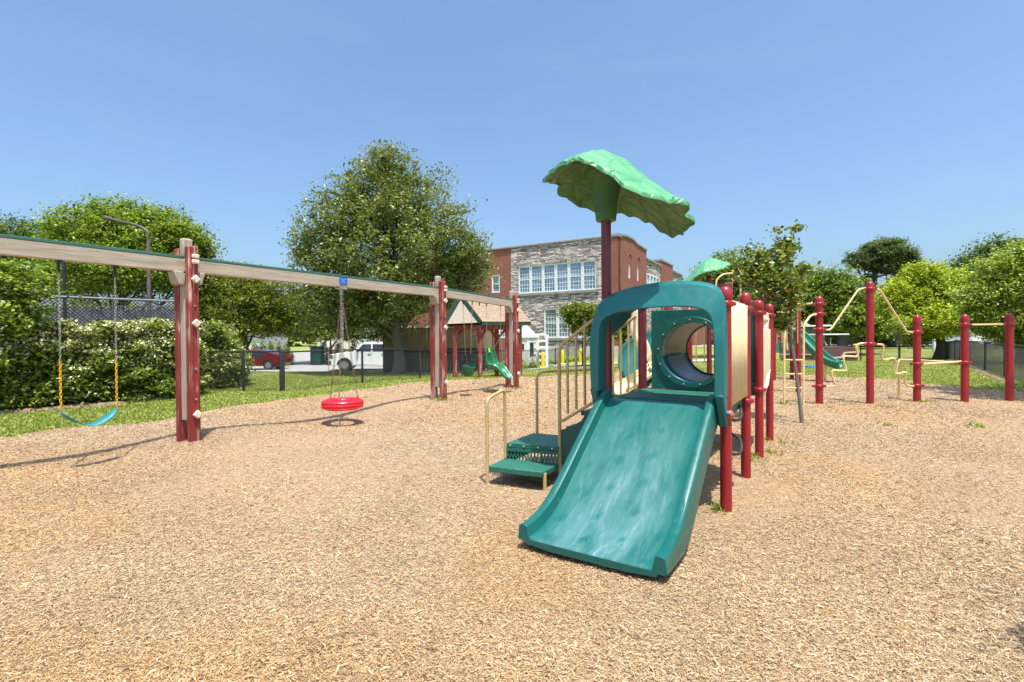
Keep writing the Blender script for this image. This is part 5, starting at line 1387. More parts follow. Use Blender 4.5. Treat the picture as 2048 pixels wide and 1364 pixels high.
def px_blob(px, py, Y, wpx, hpx, base, dy=0, depth=.85):
    """crown lobe given by where the photo shows it, as an offset from the base"""
    p = at(px, py, Y + dy); z = H(base[0], base[1]); k = (Y + dy) / FPX
    return (p.x - base[0], p.y - base[1], p.z - z, wpx * k, wpx * k * depth, hpx * k)

# the big tree between fence and enclosure
bt = at(796, 700, 23.4); bt = (bt.x, bt.y); by = bt[1]
bl_ = [px_blob(x, y, by, w, h, bt, dy) for x, y, w, h, dy in ((775, 380, 90, 78, 0), (740, 430, 105, 85, -.6), (840, 430, 95, 85, .4), (690, 480, 90, 85, 0), (880, 490, 88, 85, -.5), (780, 500, 130, 95, -1.2), (640, 530, 58, 60, .2), (930, 520, 48, 58, .3), (765, 328, 40, 34, 0),
        (700, 580, 95, 75, -.5), (820, 590, 90, 65, -1.0), (900, 590, 62, 55, .4), (660, 620, 70, 50, .3), (740, 640, 70, 45, .6), (920, 545, 55, 55, 1), (610, 480, 26, 30, 0), (600, 515, 20, 16, .5))]
tree('large dense oak with rounded dark glossy crown rising behind the swing beam', bt, 4.2, bl_, 102000, .145, 'oak', 11, cr=.50, r0=.27, bark='grey_bark', mat='gloss_leaf', limbs=34, name='oak_tree', per=60, aspect=2.0)

TR = [
 ('bright green broad tree behind the lamp post and tall fence', 'bright_tree', (230, 26.0), [(200, 470, 85, 62, 0), (280, 480, 90, 62, -.5), (350, 500, 62, 55, 0), (240, 440, 60, 34, 0), (150, 500, 60, 50, .5), (330, 455, 48, 34, .4), (395, 510, 34, 45, .3), (260, 540, 130, 50, -.6), (160, 545, 80, 50, .2)], 100000, .145, 'bright', .5),
 ('dark green tree at the left edge behind the swing beam', 'dark_tree', (60, 30.0), [(60, 480, 70, 36, 0), (20, 520, 55, 60, 0), (100, 520, 60, 60, 0), (-50, 500, 60, 60, 0)], 34000, .16, 'dark', .5),
 ('olive green spreading tree over the red car', 'olive_tree', (490, 27.0), [(430, 590, 60, 52, 0), (490, 600, 75, 55, -.6), (545, 605, 60, 50, 0), (590, 620, 45, 48, .3), (470, 560, 60, 28, 0), (400, 610, 40, 60, .5), (520, 650, 85, 24, .2)], 56000, .125, 'olive', .42),
 ('dark olive tree between the red car and the white truck', 'olive_tree', (660, 43.0), [(650, 610, 60, 45, 0), (610, 640, 50, 38, 0), (700, 630, 45, 40, 0), (660, 660, 60, 22, 0)], 20000, .20, 'olive', .6),
]
for i, (lab, nm, (px, Y_), bl_, n_, lf, pal, cr) in enumerate(TR):
    b = at(px, 700, Y_); b = (b.x, b.y)
    tree(lab, b, 3.2, [px_blob(x, y, Y_, w, h, b, dy) for x, y, w, h, dy in bl_], n_, lf, pal, 40 + i, cr=cr, r0=.2, name=nm, limbs=12)
TR2 = [
 ('round yellow green tree behind the climber middle post', 'yellow_green_tree', (1878, 30.0), [(1862, 585, 66, 48, 0), (1810, 610, 46, 46, 0), (1905, 625, 42, 42, 0), (1865, 640, 84, 34, -.6), (1852, 550, 34, 22, 0), (1820, 650, 40, 22, 0)], 72000, .145, 'yellow', .45, 'leaf', .28),
 ('low yellow green bush under the round tree', 'bush', (1830, 31.0), [(1830, 672, 24, 18, 0), (1848, 662, 18, 18, 0)], 5000, .2, 'yellow', .3, 'leaf', .05),
 ('dark evergreen tree behind the yellow green one', 'dark_tree', (1930, 44.0), [(1950, 560, 42, 50, 0), (1985, 530, 40, 50, 0), (1905, 580, 30, 50, 0), (2030, 540, 40, 60, 0)], 26000, .24, 'dark', .7, 'leaf', .2),
 ('pale green spreading tree at the right edge over the last red post', 'pale_tree', (2042, 22.0), [(2030, 540, 60, 40, 0), (1985, 590, 50, 42, 0), (2060, 600, 80, 60, 0), (2000, 640, 55, 34, 0), (2100, 540, 80, 70, 0), (1960, 620, 30, 24, 0), (2040, 670, 50, 22, 0)], 84000, .12, 'pale', .38, 'gloss_leaf', .22),
 ('dark mid green tree left of the pine', 'mid_tree', (1690, 46.0), [(1692, 575, 36, 28, 0), (1660, 590, 40, 45, 0), (1722, 628, 36, 40, 0), (1750, 640, 40, 30, 0), (1690, 640, 60, 35, 0)], 30000, .24, 'mid', .75, 'leaf', .2),
 ('mid green tree rising behind the sapling', 'mid_tree', (1600, 48.0), [(1590, 590, 60, 50, 0), (1640, 570, 35, 30, 0), (1560, 610, 50, 60, 0), (1620, 630, 60, 40, 0)], 30000, .24, 'mid', .75, 'leaf', .2),
 ('leafy tree behind the second leaf roof', 'mid_tree', (1460, 34.0), [(1450, 545, 45, 38, 0), (1490, 560, 45, 45, 0), (1420, 560, 30, 30, 0), (1500, 610, 60, 45, 0), (1450, 610, 50, 40, 0), (1540, 600, 45, 50, 0), (1530, 650, 60, 30, 0)], 48000, .155, 'mid', .5, 'leaf', .2),
 ('dark shaded trees closing the field behind the golf cart', 'dark_tree', (1780, 52.0), [(1780, 650, 60, 36, 0), (1720, 650, 60, 30, 0), (1660, 655, 50, 26, 0), (1840, 640, 50, 40, 0), (1600, 655, 50, 26, 0), (1770, 670, 60, 18, 0)], 30000, .25, 'dark', .8, 'leaf', .2),
 ('bright bush growing right of the lamp near the golf cart', 'bush', (1708, 37.0), [(1708, 640, 28, 26, 0), (1740, 645, 25, 24, 0)], 6000, .24, 'bright', .35, 'leaf', .1),
]
for i, (lab, nm, (px, Y_), bl_, n_, lf, pal, cr, mt, r0) in enumerate(TR2):
    b = at(px, 700, Y_); b = (b.x, b.y)
    tree(lab, b, 3.0 if r0 > .1 else .8, [px_blob(x, y, Y_, w, h, b, dy) for x, y, w, h, dy in bl_], n_, lf, pal, 70 + i, cr=cr, r0=r0, name=nm, limbs=10 if r0 > .1 else 5, mat=mt, cat='tree' if r0 > .1 else 'bush')
# pine
b = at(1748, 700, 56); b = (b.x, b.y)
PB = [(1765, 503, 42, 20, 0), (1733, 520, 28, 15, 0), (1800, 514, 28, 17, 0), (1765, 532, 30, 12, 0), (1716, 528, 16, 6, 1), (1818, 535, 20, 8, 0), (1704, 510, 7, 6, 0), (1770, 488, 30, 8, 0), (1830, 522, 9, 7, 0), (1736, 551, 11, 4, 0), (1824, 506, 7, 5, 0), (1697, 522, 8, 4, 0), (1790, 538, 18, 6, 1), (1804, 548, 14, 5, 0), (1742, 534, 12, 5, 0)]
tree('tall umbrella shaped pine with bare lower limbs above the other trees', b, 10.2, [px_blob(x, y, 56, w, h, b, dy) for x, y, w, h, dy in PB], 42000, .26, 'pine', 91, cr=.55, r0=.36, name='pine_tree', limbs=26, aspect=3.0, squash=.5, per=60, surf=.75)
# crepe myrtle by the stone wall, small tree in the middle
b = at(1165, 700, 27); b = (b.x, b.y)
tree('small round tree with russet tinge in front of the school windows', b, 1.6, [px_blob(x, y, 27, w, h, b, dy) for x, y, w, h, dy in ((1165, 632, 38, 22, 0), (1140, 626, 22, 16, 0), (1195, 630, 24, 20, 0), (1170, 655, 34, 16, 0))], 9000, .15, 'olive', 93, cr=.28, r0=.05, name='small_tree', limbs=9)
b = at(1262, 700, 24); b = (b.x, b.y)
tree('bushy shrub seen through the hood behind the railing', b, .9, [px_blob(x, y, 24, w, h, b, dy) for x, y, w, h, dy in ((1258, 640, 22, 22, 0), (1262, 672, 24, 20, 0), (1240, 660, 16, 20, 0))], 5000, .15, 'olive', 94, cr=.25, r0=.05, name='shrub', limbs=6, cat='bush')
# staked sapling behind the right posts, trunk leaning left as it rises
sb = onG(1606, 851); p1 = at(1562, 640, sb.y + .3)
SB = [(1535, 555, 40, 28, 0), (1505, 545, 24, 20, 0), (1575, 580, 28, 24, 0), (1555, 610, 30, 26, 0), (1567, 495, 13, 26, 0), (1548, 520, 22, 20, 0), (1490, 498, 6, 8, 0), (1592, 458, 8, 8, 0), (1560, 645, 18, 16, 0), (1605, 540, 14, 12, 0), (1517, 512, 14, 11, 0), (1556, 460, 5, 8, 0), (1582, 500, 8, 14, 0), (1478, 535, 10, 8, 0)]
tree('young maple sapling with red tinged leaves on a thin leaning trunk', (sb.x, sb.y), 0, [px_blob(x, y, sb.y + .3, w, h, (sb.x, sb.y), dy) for x, y, w, h, dy in SB], 8200, .062, 'maple', 95, cr=.14, r0=.028, name='sapling', bark='grey_bark', mat='gloss_leaf', per=22, limbs=11, tmin=.55, top=(p1.x, p1.y, at(1556, 520, p1.y).z), aspect=1.45, surf=.5, flat=1.2)
b = at(1797, 700, 21); b = (b.x, b.y)
tree('thin bare sapling with few leaves standing in the field', b, 2.1, [px_blob(x, y, 21, w, h, b, dy) for x, y, w, h, dy in ((1796, 660, 12, 14, 0), (1792, 645, 8, 8, 0))], 420, .10, 'pale', 96, cr=.2, r0=.022, name='sapling', bark='grey_bark', per=12, limbs=9)
# shrub reaching over the hedge at the left edge
b = at(-8, 760, 10.0); b = (b.x, b.y)
tree('pale flowering shrub with reddish stems overhanging the hedge at left', b, 1.5, [px_blob(x, y, 10.0, w, h, b, dy) for x, y, w, h, dy in ((10, 590, 40, 34, 0), (60, 570, 34, 24, 0), (30, 545, 40, 20, .2), (90, 585, 22, 16, 0), (-40, 570, 60, 60, 0), (40, 620, 46, 24, -.1), (20, 655, 50, 20, -.2))], 8000, .085, 'bright', 97, cr=.16, r0=.035, name='shrub', bark='grey_bark', per=25, limbs=12, cat='shrub')
# trees just outside the frame whose shade falls on the chips and the field at right
tree('tall tree outside the frame, known only by its shade on the chips', (13.5, 8.3), 6.2, [(0, 0, 9.0, 2.9, 2.5, 1.5), (-1.2, .6, 8.4, 1.7, 1.3, .9), (1.5, -1, 9.6, 2.2, 2.2, 1.3)], 17000, .2, 'mid', 98, cr=.4, r0=.2, name='shade_tree', limbs=10)
tree('broad tree by the right fence throwing shade on the grass', (22.5, 15.5), 3.4, [(0, 0, 4.9, 3.0, 3.6, 1.6), (1.6, 1.5, 5.2, 2.6, 2.6, 1.6), (-1.0, -1.6, 4.6, 2, 2, 1.2)], 24000, .2, 'pale', 99, cr=.4, r0=.2, name='shade_tree', limbs=12)
tree('low leafy shoot added unseen outside the frame to shade the near right chips', (2.52, 1.62), .5, [(0, 0, .8, .22, .2, .25), (-.02, .1, 1.1, .16, .25, .25)], 2600, .07, 'mid', 100, cr=.07, r0=.012, name='sapling', per=15, limbs=6)  # unseen shoot, added for the shadow in the near right corner

# hedge with cream blossom
def hedge(label, pts, hts, w, n, seed, leaf=.10, name='hedge'):
    P = [Vector((p[0], p[1], 0)) for p in pts]; root = thing(name, (P[0].x, P[0].y, H(P[0].x, P[0].y)), label, 'hedge')
    r = np.random.default_rng(seed); seg = np.array([(b - a).length for a, b in zip(P[:-1], P[1:])]); cum = np.concatenate([[0], np.cumsum(seg)])
    per = 24; nc = n // per; s = r.random(nc) * cum[-1]; k = np.clip(np.searchsorted(cum, s) - 1, 0, len(seg) - 1); t = (s - cum[k]) / seg[k]
    A = np.array([[p.x, p.y] for p in P]); C0 = A[k] + (A[k + 1] - A[k]) * t[:, None]; D = (A[k + 1] - A[k]) / seg[k][:, None]; Nn = np.stack([-D[:, 1], D[:, 0]], 1)
    hh = np.interp(s, cum, hts) * (1 + .10 * vnoise(s, s * 0, .9, 3) + .05 * vnoise(s, s * 0, 3.1, 4))
    a = r.random(nc)
    side = np.where(r.random(nc) < .78, 1, -1); top = r.random(nc) < .30
    off = np.where(top, (r.random(nc) * 2 - 1) * w, side * (w * (.78 + .25 * r.random(nc))))
    z = np.where(top, hh * (.93 + .09 * r.random(nc)), hh * (.03 + .95 * r.random(nc) ** .9))
    off = off * np.where((~top) & (z / hh > .8), 1 - .35 * (z / hh - .8) / .2, 1); endf = np.minimum(1, np.minimum(s, cum[-1] - s) / .6); off *= .45 + .55 * endf; z *= .72 + .28 * endf
    off = off * (1 + .42 * vnoise(s, z * 1.6, 1.9, 8) + .2 * vnoise(s, z, 5, 12)); z = z * (1 + .05 * vnoise(s, off, 4, 13)); q = C0 + Nn * off[:, None] * -1; g = hgt(q[:, 0], q[:, 1])
    c = np.stack([q[:, 0], q[:, 1], g + z], 1); pos = (c[:, None, :] + r.normal(0, .082, (nc, per, 3)) * np.array([1.15, 1.15, .6])).reshape(-1, 3)
    pos[:, 2] = np.maximum(pos[:, 2], np.repeat(g, per) + .04)
    V, F, tt = leaf_cards(pos, leaf, 'hedge', seed, aspect=1.9, flat=.8, droop=.05); fast('foliage', V, F, M['leaf'], root, tt)
    # blossom sprays, thick along the top and thinning downwards
    fr = (z / hh); kf = r.random(nc) < np.where(fr > .66, .72, np.where(fr > .42, .30, .07)) * (1 + .8 * vnoise(s, z, 2.2, 17)); cf = c[kf]; m_ = len(cf)
    if m_:
        cf = cf + np.stack([-Nn[kf][:, 0], -Nn[kf][:, 1], np.zeros(m_)], 1) * .05 + np.array([0, 0, .05])
        pf = (cf[:, None, :] + r.normal(0, .042, (m_, 18, 3)) * np.array([1.7, 1.7, .55])).reshape(-1, 3); V, F, tt = leaf_cards(pf, .05, 'flower', seed + 1, aspect=1.4, flat=1.5); fast('blossom', V, F, M['chip'], root, tt)
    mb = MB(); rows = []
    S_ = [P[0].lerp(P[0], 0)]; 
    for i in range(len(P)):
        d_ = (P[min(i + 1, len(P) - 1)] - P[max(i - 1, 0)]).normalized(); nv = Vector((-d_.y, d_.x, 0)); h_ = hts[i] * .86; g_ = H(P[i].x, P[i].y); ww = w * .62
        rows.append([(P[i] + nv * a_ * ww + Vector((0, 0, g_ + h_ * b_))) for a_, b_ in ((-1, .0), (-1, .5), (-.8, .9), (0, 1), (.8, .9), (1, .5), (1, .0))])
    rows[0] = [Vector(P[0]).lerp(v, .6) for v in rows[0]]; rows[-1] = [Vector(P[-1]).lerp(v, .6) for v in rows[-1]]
    mb.strip(rows); obj('dark_twig_core', mb, M['twig_core'], root); return root
M['twig_core'] = paint('dark_twig_core', (.035, .045, .018), .95, .5, 9, bmp=.8)  # dark solid core for the twigs, its colour holding the shade between leaves
h0 = at(-110, 700, 9.3); h1 = at(0, 700, 10.1); h2 = at(180, 700, 11.1); h3 = at(352, 700, 12.3); h4 = at(392, 700, 12.7)
hedge('long clipped hedge with cream blossom behind the belt swing', [(h0.x - 3, h0.y - 1.6), (h0.x, h0.y), (h1.x, h1.y), (h2.x, h2.y), (h3.x, h3.y), (h4.x, h4.y)], [1.8, 1.8, 1.78, 1.78, 1.76, 1.6], .55, 84000, 31)
h5 = at(385, 700, 14.5); h6 = at(440, 700, 14.7); h7 = at(489, 700, 14.9)
hedge('blossoming bush behind the low chain link fence beside the first red posts', [(h5.x, h5.y), (h6.x, h6.y), (h7.x, h7.y)], [1.95, 1.75, 1.05], .8, 20000, 33, name='bush')
grp = []
def lowplants(label, px0, px1, py, Y_, n_, seed, hh=.5, name='flower_bed', pal='pale'):
    a_ = at(px0, py, Y_); b_ = at(px1, py, Y_); root = thing(name, (a_.x, a_.y, H(a_.x, a_.y)), label, 'plants'); r = np.random.default_rng(seed)
    t = r.random(n_); x = a_.x + (b_.x - a_.x) * t; y = a_.y + r.normal(0, .25, n_) + (b_.y - a_.y) * t; z = hgt(x, y) + hh * r.random(n_) * (.7 + .3 * np.sin(t * 31))
    V, F, tt = leaf_cards(np.stack([x, y, z], 1), .22, pal, seed, aspect=3.5, droop=-.5); fast('foliage', V, F, M['leaf'], root, tt)
lowplants('day lilies growing along the foot of the school wall', 1015, 1180, 700, 33.5, 2600, 51)
lowplants('low strappy plants between the shelter and the playhouse', 985, 1078, 700, 28.8, 1300, 52, .55)
lowplants('low green shrubs along the road behind the white truck', 640, 790, 700, 44, 8000, 53, 1.9, 'low_hedge', 'dark')
lowplants('tall dark shrubs between the pale garage and the driveway', 505, 585, 700, 42, 6000, 54, 2.1, 'low_hedge', 'mid')

# ------------------------------------------------------------------ vehicles
def wheel(parent, c, r, w, ax, rimr=.66):
    """wheel with its axle along ax"""
    ax = Vector(ax).normalized(); up = Vector((0, 0, 1)); fw_ = up.cross(ax)
    def ring(pr, seg=28):
        rows = [[c + ax * o + (up * math.sin(a) + fw_ * math.cos(a)) * rr for a in [2 * math.pi * k / seg for k in range(seg)]] for rr, o in pr]
        m_ = MB(); m_.strip(rows, True); return m_
    wh = obj('wheel', ring([(r * .6, -w / 2), (r * .95, -w / 2), (r, -w * .3), (r, w * .3), (r * .95, w / 2), (r * rimr, w / 2), (r * rimr, w * .3)]), M['blackrubber'], parent)
    m_ = ring([(r * rimr, w * .3), (r * rimr * .93, w * .42), (r * rimr * .88, w * .2), (r * .05, w * .15)])
    for k in range(5):
        a = 2 * math.pi * k / 5; d_ = up * math.sin(a) + fw_ * math.cos(a); m_.beam(c + ax * w * .33 + d_ * r * .08, c + ax * w * .36 + d_ * r * rimr * .92, r * .16, .03, up=ax)
    obj('rim', m_, M['rim'], wh); return wh
def vehicle(name, label, p, heading, L_, Wd, prof, glassprof, wheels, wr, mat, cat, cut=None, arch=1.13, belt=None):
    """prof: side outline (x from nose 0 to tail L, z); heading = direction the nose points"""
    root = thing(name, p, label, cat); f = Vector((math.cos(heading), math.sin(heading), 0)); s = Vector((-f.y, f.x, 0)); o = Vector(p)
    def T(x, y, z): return o + f * (L_ / 2 - x) + s * y + Vector((0, 0, z))
    # body: outline swept across with tumblehome, wheel arches cut into the outline
    low = []; zb = .30 * wr / .33
    for x0 in sorted(wheels, reverse=True):
        low += [(x0 + wr * arch, zb)] + [(x0 + wr * arch * math.cos(a), wr + wr * arch * math.sin(a) * 1.0) for a in [math.pi * k / 8 for k in range(0, 9)]] + [(x0 - wr * arch, zb)]
    out = list(prof) + [(L_ - .05, zb)] + low + [(.08, zb)]
    mb = MB(); hb = belt or .95
    def yw(z, k): return (Wd / 2) * (1 - .13 * max(0, z - hb) / .6) * k
    n_ = len(out); 
    ring = [[T(x, sg * yw(z, 1), z) for x, z in out] for sg in (-1, 1)]
    inner = [[T(x + (.05 if x < .3 else -.05 if x > L_ - .3 else 0), sg * yw(z, 1) , z) for x, z in out] for sg in (-1, 1)]
    mb.strip([ring[0], [T(x, -yw(z, .93), z + (.02 if z > .6 else 0)) for x, z in out], [T(x, 0, z + (.035 if z > .6 else 0)) for x, z in out], [T(x, yw(z, .93), z + (.02 if z > .6 else 0)) for x, z in out], ring[1]], True)
    mb.f.append(tuple(range(n_))); mb.f.append(tuple(4 * n_ + k for k in range(n_)))
    body = obj('body', mb, M[mat], root, bevel=.03, seg=3, sharp=45)
    for g_ in glassprof:
        for sg in (-1, 1):
            m_ = MB(); m_.prism([T(x, sg * (yw(z, 1) + .002), z) for x, z in g_], s * (sg * .012)); obj('side_window', m_, M['glass'], body)
    for x0 in wheels:
        for sg in (-1, 1): wheel(root, T(x0, sg * (Wd / 2 - .11), wr), wr, .22, s * sg)
        m_ = MB(); m_.box(T(x0, 0, wr * 1.05), (wr * 2, Wd * .8, wr * 1.2), heading); obj('wheel_well', m_, M['black'], root)
    return root, T, f, s
# white pickup nose to the left
tp_ = at(738, 700, 34.6); tz = H(tp_.x, tp_.y) + .03; hd = math.pi + .10; Lt = 5.8
cx_ = at(658, 700, 34.2).x + Lt / 2
prof = [(.02, .62), (.0, .95), (.10, 1.10), (.55, 1.18), (1.35, 1.24), (1.62, 1.30), (2.15, 1.82), (2.35, 1.90), (3.9, 1.91), (4.05, 1.86), (4.22, 1.32), (4.3, 1.30), (5.74, 1.30), (5.78, .60)]
PK, T, f, s = vehicle('pickup_truck', 'white crew cab pickup truck parked on the road behind the tyre swing', (cx_, 35.0, tz), hd, Lt, 1.95, prof,
    [[(1.86, 1.33), (2.26, 1.79), (2.82, 1.80), (2.82, 1.30)], [(2.92, 1.30), (2.92, 1.80), (3.72, 1.78), (3.86, 1.30)]], (1.05, 4.55), .41, 'carwhite', 'pickup truck', belt=1.2)
obj('windscreen', MB().prism([T(1.70, -.74, 1.34), T(1.70, .74, 1.34), T(2.14, .68, 1.79), T(2.14, -.68, 1.79)], (f * .4 + dn * .35) * .05), M['glass'], PK)
for y in (-.82, .82):
    obj('headlight', MB().box(T(.14, y * 1.02, .99), (.36, .34, .26), hd), M['lamp_smoke'], PK, bevel=.03)
    obj('mirror', MB().box(T(1.95, y * 1.30, 1.38), (.12, .22, .22), hd), M['black'], PK, bevel=.03)
obj('grille', MB().box(T(-.02, 0, .93), (.10, 1.3, .36), hd), M['black'], PK, bevel=.02)
obj('bumper', MB().box(T(.02, 0, .56), (.34, 2.0, .30), hd), M['black'], PK, bevel=.05)
obj('running_board', MB().box(T(2.75, 0, .40), (2.0, 2.0, .08), hd), M['galv'], PK, bevel=.02)
for x0 in (1.05, 4.55):
    for y in (-1, 1): obj('arch_trim', MB().tube([T(x0 + .47 * math.cos(a), y * .965, .41 + .47 * math.sin(a)) for a in [math.pi * (k / 12) for k in range(13)]], .035, 6), M['black'], PK)
for x in (2.70, 3.62):
    for y in (-1, 1): obj('door_handle', MB().box(T(x, y * .99, 1.12), (.2, .04, .05), hd), M['black'], PK, bevel=.01)
mb = MB()
for x in (1.83, 2.87, 3.95):
    for y in (-1, 1): mb.box(T(x, y * .976, .86), (.012, .006, .82), hd)
obj('door_seam', mb, M['black'], PK)
# red hatchback with its tail to the right
Lc = 4.7; cxr = at(577, 700, 36).x - Lc / 2 - .45
prof = [(.04, .45), (.0, .66), (.10, .78), (.9, .92), (1.25, .98), (2.0, 1.38), (2.4, 1.45), (3.1, 1.44), (3.8, 1.26), (4.3, 1.10), (4.55, 1.06), (4.66, .9), (4.7, .5)]
RC, T, f, s = vehicle('parked_car', 'dark red sloping back car half hidden by the blossoming bush', (cxr, 36.6, H(cxr, 36.6) + .03), math.pi + .04, Lc, 1.84, prof,
    [[(1.55, 1.0), (2.02, 1.31), (2.52, 1.37), (2.52, 1.0)], [(2.60, 1.0), (2.60, 1.37), (3.15, 1.36), (3.66, 1.14), (3.62, 1.02)]], (.95, 3.75), .345, 'carred', 'car', belt=.95)
obj('windscreen', MB().prism([T(1.32, -.7, 1.01), T(1.32, .7, 1.01), T(1.98, .6, 1.36), T(1.98, -.6, 1.36)], (f * .3 + dn * .5) * .04), M['glass'], RC)
obj('rear_window', MB().prism([T(3.2, -.62, 1.425), T(3.2, .62, 1.425), T(4.1, .66, 1.165), T(4.1, -.66, 1.165)], dn * .035), M['glass'], RC)
for y in (-.72, .72): obj('tail_light', MB().box(T(4.64, y, .95), (.16, .36, .14), math.pi), M['tail'], RC, bevel=.02); obj('headlight', MB().box(T(.12, y, .72), (.26, .34, .14), math.pi), M['lampglass'], RC, bevel=.02)
for x in (2.3, 3.2):
    for y in (-1, 1): obj('door_handle', MB().box(T(x, y * .93, .88), (.17, .03, .04), math.pi), M['carred'], RC)
# silver car beyond the right fence
Ls_ = 4.4; c_ = at(1905, 700, 54)
prof = [(.0, .45), (.0, .72), (.15, .85), (1.0, .98), (1.7, 1.42), (2.1, 1.50), (3.2, 1.50), (3.9, 1.30), (4.36, 1.05), (4.4, .5)]
SV, T, f, s = vehicle('parked_car', 'pale silver car parked under the yellow green tree beyond the right fence', (c_.x, 55, H(c_.x, 55) + .05), math.pi, Ls_, 1.8, prof,
    [[(1.45, 1.02), (1.85, 1.38), (2.5, 1.42), (2.5, 1.02)], [(2.6, 1.02), (2.6, 1.42), (3.3, 1.38), (3.6, 1.05)]], (.9, 3.5), .34, 'carsilver', 'car', belt=1.0)
for y in (-.7, .7): obj('headlight', MB().box(T(.1, y, .78), (.25, .32, .16), math.pi), M['lampglass'], SV, bevel=.02)
c_ = at(2015, 700, 57)
prof = [(.0, .45), (.0, .74), (.15, .88), (1.1, 1.0), (1.75, 1.46), (2.2, 1.55), (3.6, 1.55), (4.2, 1.2), (4.46, 1.0), (4.5, .5)]
WC, T, f, s = vehicle('parked_car', 'white car parked in front of the porch house at the far right', (c_.x, 57, H(c_.x, 57) + .05), math.pi, 4.5, 1.8, prof,
    [[(1.5, 1.04), (1.9, 1.42), (2.6, 1.46), (2.6, 1.04)], [(2.7, 1.04), (2.7, 1.46), (3.5, 1.44), (3.9, 1.08)]], (.9, 3.6), .34, 'carwhite', 'car', belt=1.02)
for y in (-.7, .7): obj('tail_light', MB().box(T(4.44, y, .92), (.14, .3, .2), math.pi), M['tail'], WC, bevel=.02)
# golf cart
gp_ = at(1662, 700, 33); gz_ = H(gp_.x, gp_.y); GC = thing('golf_cart', (gp_.x, gp_.y, gz_), 'white roofed golf cart parked behind the brown boards', 'golf cart')
def Q(x, y, z): return Vector((gp_.x + x, gp_.y + y, gz_ + z))
obj('body', MB().prism([Q(-1.2, -.55, .3), Q(1.15, -.55, .3), Q(1.25, -.55, .62), Q(.95, -.55, .85), Q(.55, -.55, .42), Q(-.1, -.55, .42), Q(-.15, -.55, .72), Q(-1.2, -.55, .75)], (0, 1.1, 0)), M['white'], GC, bevel=.05)
obj('roof', MB().box(Q(-.2, 0, 1.82), (2.1, 1.15, .09)), M['white'], GC, bevel=.04)
for x, y in ((-1.1, -.5), (-1.1, .5), (.75, -.5), (.75, .5)): obj('roof_post', MB().tube([Q(x, y, .7), Q(x * .93, y, 1.8)], .022, 6), M['black'], GC)
obj('windscreen', MB().box(Q(.8, 0, 1.3), (.03, 1.0, .9), 0), M['glass'], GC); obj('rear_curtain', MB().box(Q(-1.1, 0, 1.35), (.03, 1.0, .85)), M['carsilver'], GC)
obj('seat', MB().box(Q(-.45, 0, .78), (.5, .98, .14)).box(Q(-.72, 0, 1.05), (.12, .98, .5)), M['blackrubber'], GC, bevel=.04)
obj('bag', MB().tube([Q(-1.3, .2, .6), Q(-1.38, .2, 1.3)], [.16, .2], 10), M['white'], GC)
for x in (-.8, .85):
    for y in (-.5, .5): wheel(GC, Q(x, y, .23), .23, .18, (0, 1 if y > 0 else -1, 0))

# brown boards at the edge of the chips, with a paler moulded band
BPa = onG(1565, 727); BPb = onG(1716, 722); zc = H(BPb.x, BPb.y)
BR = thing('play_barrier', ((BPa.x + BPb.x) / 2, (BPa.y + BPb.y) / 2, zc), 'low brown barrier with a lighter stepped band beside the golf cart', 'barrier')
yq = BPb.y; x0, x1 = BPa.x * yq / BPa.y, BPb.x
obj('board', MB().prism([(x0, yq, zc - .1), (x1, yq, zc - .1), (x1 + .02, yq, zc + .72), (x1 - 1.0, yq, zc + .80), (x0, yq, zc + .80)], (0, .12, 0)), M['brownpanel'], BR, bevel=.02)
pth = [at(x, y, yq - .03) for x, y in ((1640, 690), (1652, 712), (1668, 717), (1683, 715), (1690, 706), (1712, 705))]
obj('moulded_band', MB().tube(pth, .075, 6), M['brownlight'], BR)
pth = [at(x, y, yq - .03) for x, y in ((1562, 709), (1600, 709), (1636, 710))]; obj('moulded_band', MB().tube(pth, .03, 6), M['brownlight'], BR)
p = onG(1628, 734); BM = thing('exit_mat', p, 'blue rubber mat lying under the green slide', 'mat'); obj('pad', MB().box(p + dn * .03, (.9, .5, .05), .2), M['blue'], BM, bevel=.01)

# green shed with pale roof edge
p = at(1582, 700, 42); z = H(p.x, p.y); SD2 = thing('shed', (p.x, p.y, z), 'green clad shed with a pale sloping roof left of the golf cart', 'shed')
obj('wall', MB().box((p.x, p.y, z + 1.0), (4.2, 2.5, 2.1)), M['shedgreen'], SD2)
obj('roof', MB().prism([(p.x - 2.4, p.y - 1.6, z + 2.9), (p.x - .6, p.y - 1.6, z + 2.75), (p.x + .9, p.y - 1.6, z + 2.1), (p.x + 2.4, p.y - 1.6, z + 2.2), (p.x + 2.4, p.y - 1.6, z + 2.05), (p.x - 2.4, p.y - 1.6, z + 2.05)], (0, 3.2, 0)), M['white'], SD2)
# poles and lamps
def lamp(label, px, pb, Y_, ptop, arm, r, mat, name='street_lamp'):
    b = at(px, pb, Y_); z = H(b.x, b.y); t_ = at(px, ptop, Y_); root = thing(name, (b.x, b.y, z), label, 'lamp post')
    pts = [Vector((b.x, b.y, z - .1)), Vector((b.x, b.y, t_.z))] + [at(x, y, Y_) for x, y in arm]
    obj('pole', MB().tube(smooth_path(pts, .5, 5), [r] * 2 + [r * .75] * (len(smooth_path(pts, .5, 5)) - 2), 10), M[mat], root)
    e = at(*arm[-1], Y_); d_ = (e - at(*arm[-2], Y_)).normalized(); obj('lamp_head', MB().tube([e - d_ * .05, e + d_ * .1, e + d_ * .3, e + d_ * .36], [r * .8, r * 1.15, r * 1.05, r * .5], 8), M[mat], root)
M['lampgrey'] = paint('dark_bronze', (.09, .07, .065), .5, .2, 4)
lamp('dark curved arm lamp post above the hedge left of the first red posts', 300, 700, 21, 478, [(297, 466), (285, 455), (262, 447), (240, 443), (222, 438)], .075, 'lampgrey')
